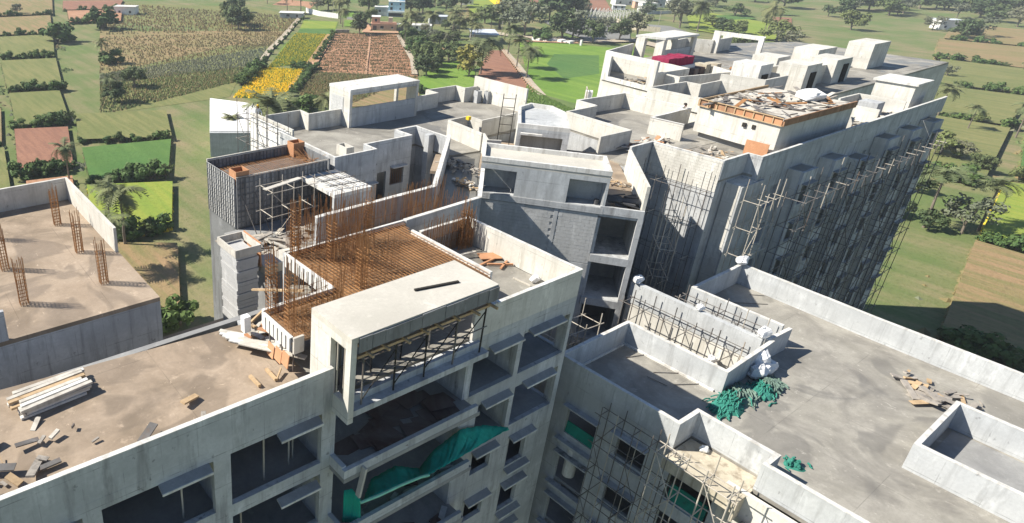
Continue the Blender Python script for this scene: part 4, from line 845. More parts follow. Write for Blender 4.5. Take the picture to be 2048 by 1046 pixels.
bb = thing('bucket', 'small dark bucket standing in the right core recess', 'bucket', (*cp(7.1,.5), 44.32)); c = Vector((*cp(7.1,.5), 44.32)); MB().tube(c, c+Vector((0,0,.3)), .12, 10, .16).build('pail', 'dark_sheet', bb)
litter('timber_heap', 'scattered battens and ties across the left terrace', 0, 18.4, ZR, 15, 4, 60, ['timber_grey','timber','debris','debris','steel'], (.1,1.0))
for p, q, lab in (((32.38,15.79,38.24),(33.69,15.35,38.24),'thin rod near the inner corner of the lower roof'),((32.41,14.20,38.24),(33.71,13.28,38.24),'thin rod in the sunlit strip of the lower roof'),((32.34,12.99,38.24),(33.84,12.14,38.24),'thin rod ending at the parapet corner by the nets'),((31.76,14.16,38.24),(31.90,13.14,38.24),'short rod lying in the shaded half of the lower roof'),((45.73,15.63,38.24),(46.40,15.06,38.24),'rod on the far right terrace'),((43.78,15.64,38.24),(45.42,14.39,38.24),'longer rod on the far right terrace')):
    tag(MB().tube(p, q, .022, 5).build('rod', 'steel'), lab, 'rod', 'thin rods on the lower roofs')
# second roof shaft, sacks and timber on the lower roof right of the photograph
R6 = thing('roof_shaft', 'walled light shaft standing on the lower roof at the far right', 'shaft', (40, 1, QF)); MB().run([(35.5,-2.5),(35.5,4.0),(40.5,4.0),(40.5,-2.5)], .2, QF, QP, True).build('parapet', 'plaster', R6); MB().run([(35.5,-2.5),(35.5,4.0),(40.5,4.0),(40.5,-2.5)], .2, QP, QP+.035, True).build('coping', 'cap', R6); B(35.71, 40.29, -2.29, 3.79, QF+.005, QF+.03).build('cover_slab', 'slab_inner', R6)
litter('timber_heap', 'loose boards beside the light shaft at the far right', 42.8, 5.2, QF, 2.4, 3, 34, ['debris','timber','debris'], (.3,1.6)); litter('rubble_heap', 'swept rubble in front of the far right shaft', 33.5, -1.0, QF, 2.5, 3, 40, ['debris','block','timber_grey'], (.1,.5))
# worker by the parapet, behind the U shaped roof
# ------------------------------------------------------------------ ground, fields, tracks
g = MB(); g.quad((-3000,-3000,0),(5000,-3000,0),(5000,5000,0),(-3000,5000,0)); tag(g.build('ground', 'ground_scrub', fix=False), kind='structure')
LAYER = [0.02]
def plot(name, pts, mat, kind='structure'):
    z = LAYER[0]; LAYER[0] += .02; m = MB(); m.poly([(p[0], p[1], z) for p in pts]); o = m.build(name, mat); return tag(o, kind=kind)
yard = plot('yard', [(-26,-6),(60,-9),(126,-4),(130,40),(118,58),(96,66),(60,63),(38,72),(16,86),(-4,78),(-22,84),(-30,40)], 'site_mud')
Q = {}
Q['marig'] = [(151.1,258.7),(165.1,244.9),(131.3,205.7),(115.4,218.0)]
Q['green1'] = [(154.4,258.5),(178.7,258.0),(196.9,278.6),(229.3,313.5),(268.9,362.8),(252.0,377.7),(225.1,341.2),(192.4,305.5)]
Q['teal1'] = [(229.1,347.3),(247.8,337.8),(235.5,322.7),(218.7,334.0)]
Q['lime1'] = [(250.7,375.1),(267.8,361.5),(249.0,338.8),(231.2,350.2)]
Q['brown'] = [(167.4,240.7),(199.4,211.4),(220.9,236.6),(268.5,303.1),(238.5,323.8)]
Q['brown_n'] = [(166.7,239.6),(198.6,210.5),(167.9,175.4),(141.3,186.6),(139.0,210.1)]
Q['left_a'] = [(85.9,279.2),(167.0,316.8),(185.3,305.0),(221.2,343.2),(190.4,359.1),(123.8,393.6)]
Q['left_b'] = [(84.4,274.5),(165.6,315.5),(184.0,303.6),(153.1,263.9),(130.0,242.0),(114.6,219.5),(65.8,218.7)]
Q['left_c'] = [(138.3,437.1),(190.2,361.8),(222.5,345.2),(260.3,390.3),(258.1,460.4),(245.7,466.3),(168.7,528.7)]
Q['far_red'] = [(278.1,459.6),(303.1,485.4),(308.6,482.9),(318.7,458.8),(288.8,425.0),(295.6,442.6),(282.9,453.0)]
Q['lawn_mid'] = [(305.4,405.0),(315.4,396.2),(288.2,362.9),(283.0,375.7)]
Q['lawn_mid2'] = [(276.0,365.7),(282.7,362.4),(263.8,341.0),(259.3,343.3)]
Q['lime2'] = [(187.5,196.9),(196.5,207.5),(231.2,231.0),(243.9,227.5),(232.7,210.6),(208.9,187.4),(189.7,181.3)]
Q['soil2'] = [(274.6,240.9),(280.3,237.8),(229.1,178.6),(214.2,167.4),(203.5,182.9),(234.7,209.5)]
Q['bright'] = [(313.7,254.9),(332.8,231.1),(344.2,206.7),(313.0,153.0),(239.6,97.0),(184.0,90.3),(212.4,142.7),(216.0,161.8),(245.0,191.8)]
Q['teal2'] = [(296.3,217.4),(313.8,204.1),(273.4,176.0),(250.9,177.1),(271.4,202.2)]
Q['rough'] = [(227.3,177.1),(219.3,164.5),(218.2,147.5),(199.1,135.4),(185.8,143.1)]
Q['lime3'] = [(444.8,420.1),(466.8,410.0),(405.1,356.8),(364.2,331.9),(362.0,340.0)]
Q['yellow3'] = [(461.8,412.3),(472.3,407.4),(442.8,382.0),(438.1,384.2)]
Q['red3'] = [(485.9,401.2),(502.2,393.6),(455.5,353.5),(456.3,371.0)]
Q['red4'] = [(533.2,379.4),(558.3,367.8),(487.2,313.0),(478.3,313.2),(470.7,333.4)]
Q['lime4'] = [(439.4,356.9),(447.9,348.6),(425.0,331.3),(414.8,336.2)]
Q['gravel'] = [(394.2,303.3),(419.0,294.3),(428.8,279.4),(435.1,276.2),(407.4,247.5),(371.6,224.4),(350.2,235.7),(366.1,268.7)]
Q['tar'] = [(443.4,259.0),(449.6,246.5),(435.7,227.3),(419.8,235.5)]
Q['hill'] = [(515.4,271.7),(548.3,271.1),(531.0,228.0),(516.7,203.2),(474.9,185.3),(445.9,185.4),(441.8,207.8),(447.9,232.4)]
Q['tealh'] = [(532.9,263.0),(561.8,252.6),(542.0,236.4),(516.3,245.7)]
Q['soilr'] = [(566.0,239.1),(574.1,227.7),(526.6,207.4),(546.6,227.1)]
Q['dry'] = [(364.7,360.7),(400.2,375.7),(349.5,325.7),(332.5,321.4)]
for n, mat, q in (('crop_field','crop_dull','left_c'),('crop_field','crop_brown','left_a'),('crop_field','crop_dull','left_b'),('soil_patch','soil_red','far_red'),('field','grass_bright','green1'),('field','grass_teal','teal1'),('field','grass_yellow','lime1'),('field','crop_dull','marig'),('field','soil_red','brown'),('field','crop_brown','brown_n'),
    ('field','grass_bright','lawn_mid'),('field','grass_bright','lawn_mid2'),('field','grass_bright','lime2'),('field','soil_dark','soil2'),('field','grass_bright','bright'),('field','grass_teal','teal2'),('field','ground_scrub','rough'),('field','grass_yellow','lime3'),('field','marigold','yellow3'),('field','soil_dark','red3'),('field','soil_dark','red4'),('field','grass_bright','lime4'),('yard','tarmac','gravel'),('road','tarmac','tar'),('field','grass_yellow','hill'),('field','grass_teal','tealh'),('field','soil_dark','soilr'),('field','crop_brown','dry')): plot(n, Q[q], mat)
def strip(name, pts, w, mat):
    z = LAYER[0]; LAYER[0] += .02; m = MB(); P = [Vector((p[0], p[1])) for p in pts]
    m.run(P, w, z-.012, z); return tag(m.build(name, mat), kind='structure')
strip('dirt_path', [(151.5,260.0),(179.6,295.7),(205.9,325.7),(266.3,397.8)], 3.0, 'track'); strip('dirt_path', [(142.3,215.1),(173.5,249.5),(196.3,275.1),(234.5,318.2)], 5, 'soil_path')
strip('dirt_path', [(182.0,223.9),(207.4,254.4),(252.9,308.7)], .9, 'soil_path'); strip('dirt_path', [(255.3,315.1),(270.1,304.9)], 7, 'soil_path'); strip('dirt_path', [(201.1,213.3),(222.9,238.9),(266.1,299.2)], 2.5, 'track')
strip('dirt_path', [(255.3,315.1),(266.4,325.5),(283.8,352.2)], 4, 'soil_path'); strip('dirt_road', [(321.1,286.4),(326.8,278.1),(328.9,261.5),(341.6,249.9),(350.2,235.7),(379.7,225.0),(365.4,188.1)], -9, 'track'); strip('dirt_bund', [(280.3,237.8),(253.2,205.7),(229.1,178.6),(215.6,162.1)], 3, 'track')
strip('dirt_road', [(260.6,252.4),(256.3,258.9),(257.2,262.6)], 6, 'soil_path'); strip('dirt_path', [(308.4,253.0),(334.0,230.4)], 4, 'soil_path')
# furrows, flowers, crops
def bil(q, u, v): a, b, c, d = [Vector((p[0], p[1])) for p in q]; return (a.lerp(b, u)).lerp(d.lerp(c, u), v)
m = MB(); BQ = [Q['brown'][0], Q['brown'][1], Q['brown'][3], Q['brown'][4]]
for k in range(32):
    v = k/32
    for s0, s1 in ((.02,.52),(.545,.985)):
        p, q = bil(BQ, s0, v), bil(BQ, s1, v); d = (q-p).normalized(); nn = Vector((-d.y, d.x))*.75
        i = len(m.v); h = .45
        for r in range(9):
            c = p.lerp(q, r/8); m.v += [(c.x-nn.x, c.y-nn.y, .3), (c.x, c.y, .3+h*rnd.uniform(.7,1.1)), (c.x+nn.x, c.y+nn.y, .3)]
        for r in range(8):
            a = i+3*r; m.f += [(a,a+3,a+4,a+1),(a+1,a+4,a+5,a+2)]
tag(m.build('furrow', 'soil_red'), kind='stuff')
def tufts(name, q, n, mat, s, h, z=.3, keep=None):
    m = MB()
    for k in range(n):
        p = bil(q, rnd.random(), rnd.random())
        if keep and not keep(p): continue
        r = s*rnd.uniform(.6,1.3); a = rnd.random()*6.3; i = len(m.v)
        for t in range(4): m.v.append((p.x+r*math.cos(a+t*1.571), p.y+r*math.sin(a+t*1.571), z-.25))
        m.v.append((p.x+rnd.uniform(-.2,.2)*r, p.y+rnd.uniform(-.2,.2)*r, z+h*rnd.uniform(.6,1.2)))
        m.f += [(i,i+1,i+4),(i+1,i+2,i+4),(i+2,i+3,i+4),(i+3,i,i+4)]
    return tag(m.build(name, mat, fix=False), kind='stuff')
tufts('marigold_flowers', Q['marig'], 4200, 'marigold', .38, .8); tufts('marigold_leaves', Q['marig'], 3200, 'crop_leaf', .4, .62)
G1q = [Q['green1'][0], Q['green1'][1], (233.8,318.6), (218.1,334.3)]
tufts('yellow_crop', G1q, 4200, 'marigold_dull', .34, .55); tufts('green_crop', G1q, 4600, 'crop_leaf', .42, .5)
m = MB(); BR_ = random.Random(4)
for k in range(46):
    v = (k+.5)/46
    for j in range(110):
        u_ = BR_.random()
        if .52 < u_ < .545: continue
        p = bil(BQ, .015+.97*u_, v+BR_.uniform(-.0025,.0025)); r = BR_.uniform(.25,.6); i = len(m.v); h = BR_.uniform(.3,.75)
        m.v += [(p.x-r,p.y,.3),(p.x,p.y-r*.7,.3),(p.x+r,p.y,.3),(p.x,p.y+r*.7,.3),(p.x,p.y,.4+h)]; m.f += [(i,i+1,i+4),(i+1,i+2,i+4),(i+2,i+3,i+4),(i+3,i,i+4)]
tag(m.build('crop_row', 'dry_leaf', fix=False), kind='stuff')
tufts('dry_crop', [Q['brown_n'][4], Q['brown_n'][3], Q['brown_n'][1], Q['brown_n'][0]], 3600, 'dry_leaf', .45, .8); tufts('dry_crop', [Q['brown_n'][4], Q['brown_n'][3], Q['brown_n'][1], Q['brown_n'][0]], 1400, 'leaf_mid', .42, .8)
tufts('dry_crop', [(85.9,279.2),(184.9,304.4),(221.2,343.2),(116.5,371.5)], 2600, 'dry_leaf', .4, .6); tufts('dry_crop', [(80.0,261.4),(153.1,263.9),(183.5,302.6),(85.9,279.2)], 2600, 'leaf_grey', .45, .6); tufts('dry_crop', [(119.2,379.7),(222.5,345.2),(260.3,390.3),(168.7,528.7)], 2600, 'dry_leaf', .6, .9)
tufts('scrub', [(185.8,143.1),(209.1,140.8),(218.5,163.8),(227.3,177.1)], 1500, 'crop_leaf', .5, .7)
tufts('dry_crop', [(83.5,271.8),(152.0,262.9),(128.4,240.3),(65.5,217.5)], 3200, 'leaf_mid', .4, .5); tufts('dry_crop', [(83.5,271.8),(152.0,262.9),(128.4,240.3),(65.5,217.5)], 1600, 'dry_leaf', .4, .5)
m = MB()
for k in range(26):     # ridges at the bund
    t = k/26; a = Vector((280.9,237.5)).lerp(Vector((217.6,165.5)), t)
    m.bar((a.x-2.2, a.y-1.4, .5), (a.x+3.0, a.y+1.2, .5), .5, .5)
tag(m.build('bund_ridge', 'soil_path'), kind='stuff')
for nm_, sd_, mt_ in (('weeds', 21, 'leaf_grey'), ('weeds', 22, 'dry_leaf'), ('weeds', 23, 'leaf_mid')):
    m = MB(); R_ = random.Random(sd_); cl = []
    for k in range(260): a = math.radians(R_.uniform(-18, 15) if R_.random() < .5 else R_.uniform(81, 104)); D = 60+700*R_.random()**.8; cl.append((D*math.sin(a), D*math.cos(a), R_.uniform(2, 14)))
    for k in range(6000):
        cx, cy, cr = R_.choice(cl); x, y = cx+R_.gauss(0, cr*.5), cy+R_.gauss(0, cr*.5)
        if (x > -25 and y > -5 and x < 125 and y < 80) or any(inside(x, y, [tuple(q) for q in Q[k]]) for k in Q): continue
        r = R_.uniform(.35, 1.1)*(.7+math.hypot(x, y)/700); h = r*R_.uniform(.5, 1.0); i = len(m.v)
        m.v += [(x-r,y-r*.3,0),(x+r*.2,y-r,0),(x+r,y+r*.2,0),(x-r*.2,y+r,0),(x+R_.uniform(-.3,.3)*r,y+R_.uniform(-.3,.3)*r,h)]; m.f += [(i,i+1,i+4),(i+1,i+2,i+4),(i+2,i+3,i+4),(i+3,i,i+4)]
    tag(m.build(nm_, mt_, fix=False), kind='stuff')
# ------------------------------------------------------------------ walls and houses beyond the fields
def gwall(label, pts, h=2.2, mat='paint_white', t=.3):
    tag(MB().run([(p[0], p[1]) for p in pts], t, 0, h).build('boundary_wall', mat), label, 'wall', None)
gwall('white compound wall above the green strip field', [(276.4,411.3),(273.7,390.7),(277.7,374.9)], 3.2)
gwall('pale thin wall behind the round tree', [(281.1,369.8),(288.2,361.6)], 1.6, 'cap')
gwall('cream boundary wall beside the fenced plot', [(432.7,274.1),(415.6,251.9),(414.2,246.8),(418.8,234.9)], 3.0, 'ochre'); gwall('pale stone wall at the top of the hillside field', [(497.9,291.7),(517.6,286.1),(543.1,277.6)], 2.2, 'cap')
gwall('grey rubble wall at the head of the brown field', [(239.1,324.5),(246.2,320.9)], 2.0, 'debris', 1.2)
def house(name, label, p, w, d, h, rz, mat, wins=(), roof='cap', over=.5, cat='house'):
    r = thing(name, label, cat, (p[0], p[1], 0), None, rz)
    def lb(nm, x0, x1, y0, y1, z0, z1, mt):
        me = MB().box(x0, x1, y0, y1, z0, z1); o = bpy.data.objects.new(nm, unit(nm, me, mt)); COL.objects.link(o); o.parent = r; return o
    lb('wall', -w/2, w/2, 0, d, 0, h, mat); lb('roof', -w/2-over, w/2+over, -over, d+over, h+.01, h+.3, roof)
    for (x, z, ww, hh) in wins: lb('window', x-ww/2, x+ww/2, -.05, .12, z, z+hh, 'dark_glass'); lb('window_sill', x-ww/2-.1, x+ww/2+.1, -.25, -.06, z-.15, z-.02, 'paint_white')
    return r, lb
HZ = -.72
r, lb = house('farm_house', 'pink two storey house at the head of the brown field', (271.2,320.2), 15, 9, 3.6, HZ, 'paint_pink', ((-1.0,1.0,2.0,1.5),(5.0,1.2,1.0,1.1)), 'paint_pink', .2)
lb('upper_room', -7.3, -2.5, .6, 7, 3.92, 7.4, 'paint_pink'); lb('upper_roof', -7.6, -2.2, .2, 7.4, 7.41, 7.7, 'paint_white'); lb('door', -6.4, -4.2, -.06, .1, 0.1, 2.6, 'ply_red'); lb('terrace_rail', -2.2, 7.4, .05, .25, 3.92, 4.8, 'paint_pink'); lb('stair_room', 2.5, 5.0, 3, 7, 3.92, 7.0, 'ochre'); lb('porch_roof', 7.6, 12, .5, 6, 3.6, 3.8, 'paint_white'); lb('upper_window', -5.5, -4.2, .52, .7, 4.9, 6.4, 'dark_glass'); lb('porch_post', 11.5, 11.8, .8, 1.1, 0, 3.59, 'paint_white'); lb('porch_back', 7.6, 11.9, 4.5, 4.7, 0, 3.55, 'slab_inner')
r, lb = house('town_house', 'tall pale blue and white house with a balcony tower', (319.1,364.7), 11, 9, 9.6, HZ, 'paint_blue', ((2.5,4.6,1.0,1.3),(2.5,7.6,1.0,1.3),(-3.4,4.3,1.6,1.9),(-3.4,7.4,1.3,1.4)), 'paint_white', .15)
lb('balcony', -5.6, 5.6, -1.2, -.02, 2.6, 3.7, 'paint_white'); lb('stair_tower', 1.5, 5.3, 2, 7, 9.92, 13.0, 'paint_blue'); lb('tower_roof', 1.2, 5.6, 1.7, 7.3, 13.01, 13.25, 'paint_white'); lb('roof_room', -5, -.5, 3, 8, 9.92, 11.5, 'paint_white'); lb('ground_shade', -5.2, 5.2, -.06, .04, .2, 2.4, 'dark_glass')
r, lb = house('grey_house', 'low grey house left of the tall blue house', (312.3,371.7), 10, 8, 5.8, HZ, 'plaster', ((-1.5,2.6,1.4,1.6),), 'paint_white', .2)
r, lb = house('white_house', 'small white roofed farm house under the palms', (249.6,388.8), 15, 8, 3.4, HZ, 'plaster', ((-2,1.2,2,1.4),(4,1.2,1.4,1.4)), 'paint_white', .6)
r, lb = house('sheet_roof_shed', 'shed with a shiny blue grey sheet roof by the road', (291.9,259.5), 13, 20, 4.2, HZ, 'slab_inner', (), 'roof_sheet', .8, 'shed')
for i, (p, w, d, h, mt, lab) in enumerate((((320.2,324.5),12,8,4.5,'plaster','grey low house between the palms'),((290.0,307.8),11,8,3.0,'paint_white','white sheet roofed hut at the palm grove edge'),((417.7,393.8),9,6,4,'paint_white','small white hut beyond the lime field'),((539.1,336.6),16,9,6,'paint_white','long white house at the top of the village'),((513.4,300.2),11,8,6,'paint_white','white house at the centre of the village cluster'),((528.0,314.4),12,8,5,'paint_pink','pale house behind the village cluster'),((546.7,314.4),13,9,7,'plaster','taller grey house right of the village cluster'),((502.6,318.0),9,7,3,'roof_sheet','low sheet roofed hut left of the village'),((574.6,315.1),9,7,4,'paint_white','white hut half hidden by trees right of the village'),((610.6,148.1),14,9,6,'paint_white','white house far out on the right'),((160.3,452.9),14,9,5,'paint_white','white house far out on the left'))):
    house('village_house', lab, p, w, d, h, HZ+rnd.uniform(-.2,.2), mt, ((-w/4,1.2,1.4,1.5),(w/4,1.2,1.4,1.5)), 'cap' if i % 3 else 'roof_sheet', .4)
net = thing('trellis_field', 'rows of pale trellis posts on reddish soil', 'trellis', (424, 288, 0)); m = MB(); NQ = [(419.0,294.3),(440.4,276.9),(490.1,291.7),(463.9,328.3)]
for a in range(17):
    for b in range(7):
        p = bil(NQ, a/16, b/6); m.bar((p.x,p.y,0),(p.x,p.y,3.4),.35,.35)
    p, q = bil(NQ, a/16, 0), bil(NQ, a/16, 1); m.bar((p.x,p.y,3.45),(q.x,q.y,3.45),.2,.1)
tag(m.build('post_row', 'cap', net), kind='stuff')
for i, (x, y) in enumerate(((830,305),(975,325),(1000,330),(1060,335),(1110,335),(1180,345),(1215,348),(1250,352))):
    p = ((320.7,260.9), (324.7,251.5), (324.1,248.5), (326.2,245.5), (329.0,243.6), (330.2,238.8), (331.4,236.8), (332.2,234.6))[i]
    tag(MB().box(p[0]-2.2, p[0]+1.8, p[1]-1.2, p[1]+1.4, 0, 1.3+.3*(i % 3)).build('tarpaulin_heap', 'paint_white'), 'small white covered heap in the row along the field road', 'heap', 'white heaps along the road')
post = tag(MB().box(*[v for v in (0,0,0,0,0,0)]).build('x', 'cap'), 'x', 'x') if False else None
pp_ = (331.3,227.4); tag(MB().bar((pp_[0],pp_[1],0),(pp_[0],pp_[1],3.2),.9,.9).build('marker_post', 'paint_white'), 'white marker post at the far edge of the bright field', 'post')
def lamp_pole(lab, p, h): 
    r = thing('power_pole', lab, 'pole', (p[0], p[1], 0), 'power poles'); pole(r, 'mast', (p[0],p[1],0), (p[0],p[1],h), .16, 'steel_pale'); pole(r, 'cross_arm', (p[0]-1,p[1],h-.5), (p[0]+1,p[1],h-.5), .08, 'steel_pale')
lamp_pole('pale power pole by the white compound wall', (278.2,381.4), 10); lamp_pole('power pole beside the shed road', (315.2,268.7), 9); lamp_pole('power pole in the hillside field', (451.2,255.1), 9)
lamp_pole('power pole left of the blue house', (335.1,415.3), 10)
# ------------------------------------------------------------------ trees
def crown_mesh(name, seed, mat, rad, hgt, n, leaf, lumps, trunk_frac=.3, spread=1.0):
    R_ = random.Random(seed); m = MB(); L = []
    for k in range(lumps):
        a = R_.random()*6.283; r = rad*spread*math.sqrt(R_.random())*.72; z = hgt*(trunk_frac+.12+(1-trunk_frac-.2)*R_.random()*(1-.35*r/rad)); L.append((r*math.cos(a), r*math.sin(a), z, rad*R_.uniform(.2,.4)))
    for k in range(n):
        cx, cy, cz, cr = R_.choice(L); v = Vector((R_.gauss(0,1), R_.gauss(0,1), R_.gauss(0,1))).normalized(); rr_ = cr*R_.uniform(.55,1.08)
        p = Vector((cx, cy, cz))+Vector((v.x*rr_, v.y*rr_, v.z*rr_*.8)); s = leaf*R_.uniform(.6,1.3)
        nrm = (v+Vector((R_.uniform(-.6,.6), R_.uniform(-.6,.6), R_.uniform(-.3,.8)))).normalized(); a = nrm.orthogonal().normalized(); b = nrm.cross(a)
        t = R_.random()*6.283; a, b = a*math.cos(t)+b*math.sin(t), b*math.cos(t)-a*math.sin(t)
        m.quad(tuple(p-a*s-b*s*.5), tuple(p+a*s*.2-b*s*.7), tuple(p+a*s+b*s*.4), tuple(p-a*s*.3+b*s*.7))
    me = bpy.data.meshes.new(name); me.from_pydata(m.v, [], m.f); me.materials.append(MATS[mat])
    t = MB(); t.tube((0,0,-.2), (rad*.04,0,hgt*(trunk_frac+.15)), rad*.06, 7, rad*.045)
    for k in range(5):
        cx, cy, cz, cr = L[k % len(L)]; t.tube((rad*.03,0,hgt*trunk_frac*R_.uniform(.6,1.1)), (cx*.8, cy*.8, cz), rad*.035, 5, rad*.012)
    return me, unit('trunk', t, 'trunk')
KIND = {'round': [crown_mesh('crown', 11+i, 'leaf_dark', 5, 10, 1700, .4, 24, .22) for i in range(3)], 'mid': [crown_mesh('crown', 31+i, 'leaf_mid', 5, 9, 1300, .4, 20, .2) for i in range(3)],
    'grey': [crown_mesh('crown', 51+i, 'leaf_grey', 5, 12, 950, .4, 20, .3, 1.15) for i in range(3)], 'yellow': [crown_mesh('crown', 71, 'leaf_yellow', 3.5, 11, 1100, .36, 16, .12)], 'bush': [crown_mesh('crown', 81+i, 'hedge_leaf', 3, 3.6, 800, .34, 10, .02) for i in range(2)]}
BASE = {'round': 10, 'mid': 9, 'grey': 12, 'yellow': 11, 'bush': 3.6}
def tree(kind, p, h, label, wide=1.0, group=None, name=None):
    cr, tr = rnd.choice(KIND[kind]); r = thing(name or {'bush':'shrub'}.get(kind, 'broadleaf_tree'), label, 'shrub' if kind == 'bush' else 'tree', (p[0], p[1], 0), group, rnd.random()*6.28)
    s = h/BASE[kind]; r.scale = (s*wide, s*wide, s)
    for nm, me in (('crown', cr), ('trunk', tr)): o = bpy.data.objects.new(nm, me); COL.objects.link(o); o.parent = r
def frond_mesh(seed, L=4.2, droop=1.0):
    R_ = random.Random(seed); m = MB(); pts = []
    for k in range(9): t = k/8; pts.append(Vector((L*(t-.18*droop*t*t), 0, L*(.42*t-.75*droop*t*t))))
    for k in range(8):
        a, b = pts[k], pts[k+1]; m.quad(tuple(a+Vector((0,.05,0))), tuple(a-Vector((0,.05,0))), tuple(b-Vector((0,.04,0))), tuple(b+Vector((0,.04,0))))
        for s in (-1, 1):
            for j in range(2):
                p = a.lerp(b, j*.5); w = (1.15*math.sin(math.pi*min(1, (k+j*.5+1.1)/9.3))+.15)*R_.uniform(.8,1.15); q = p+Vector((.45*w, s*w*.85, -.35*w*R_.uniform(.5,1.4))); d = (b-a).normalized()*.12
                m.quad(tuple(p-d), tuple(p+d), tuple(q+d*.5), tuple(q-d*.3))
    return m
FR = [unit('frond', frond_mesh(5+i, 4.2, .7+.35*i), 'palm_leaf') for i in range(3)]
def palm_trunk(seed):
    R_ = random.Random(seed); m = MB(); p = Vector((0,0,-.2))
    for k in range(6):
        q = Vector((.06*k*k*R_.uniform(-.3,.9)*.3, .05*k*R_.uniform(-1,1), (k+1)*1.5)); m.tube(p, q, .24-.018*k, 7, .22-.018*k); p = q
    return unit('trunk', m, 'trunk'), p
PT = [palm_trunk(90+i) for i in range(3)]
def palm(p, h, label, group='coconut palms around the fields', nf=24, fs=1.0):
    tm, top = rnd.choice(PT); r = thing('palm_tree', label, 'palm', (p[0], p[1], 0), group, rnd.random()*6.28); s = h/(top.z+1.5); r.scale = (s, s, s)
    o = bpy.data.objects.new('trunk', tm); COL.objects.link(o); o.parent = r
    for k in range(nf):
        f = bpy.data.objects.new('frond', rnd.choice(FR)); COL.objects.link(f); f.parent = r; f.location = top; f.rotation_euler = (0, rnd.uniform(-.75,.55), k*2.4+rnd.uniform(-.2,.2)); f.scale = (fs, fs, fs)
for i, (p, h, lab) in enumerate((((273.8,227.6),15,'leftmost palm of the row along the bright green field'),((251.7,203.3),14.5,'middle palm of the row along the bright green field'),((236.5,185.2),14,'nearest palm of the row along the bright green field'),((227.0,201.8),16,'dark palm beside the yellow tree'),((293.2,285.2),15,'palm over the huts behind the round bushes'),((283.3,270.9),13,'shorter palm right of the hut palms'),((286.4,264.7),16,'tall palm left of the shiny shed'),((284.8,260.9),11,'low palm touching the shiny shed'),((275.9,284.3),15,'palm rising over the dark thicket'),((336.3,295.4),13,'palm in front of the big mixed trees'),
    ((278.9,468.2),13,'palm at the upper left corner of the crops'),((260.9,411.4),15,'left palm over the white roofed farm house'),((271.3,410.0),17,'tall palm right of the farm house'),((265.3,355.3),16,'big palm at the wall end by the strip field'),((256.7,341.7),11,'smaller palm at the wall end'),((252.7,280.2),12,'leaning palm at the brown field corner'),((268.2,293.2),14,'palm right of the pink house'),((444.2,225.7),17,'lone palm behind the far roof frames'),((468.7,196.5),18,'tall palm on the right hillside'),((481.4,203.7),12,'shorter palm beside the tall hillside palm'),((583.2,246.1),15,'palm at the far wood edge'),((93.85,155.21,14.00),16,'near palm with wide fronds behind the rear left parapet'),((101.53,162.39,10.00),12.5,'dark low palm right of the wide one'),((125.95,175.00,6.00),8.5,'low palm left of the rear roof frame'),((89.9,171.3),8,'palm in the shade at the left edge'),((102.1,187.4),6,'small palm by the white low building'),((587.9,294.8),14,'palm over the far village trees'),((344.2,370.7),13,'palm left of the grey hut'))):
    palm(p, h, lab, fs=1.5 if h in (16,12.5,8.5) and 'low' in lab or 'near palm' in lab else 1.15)
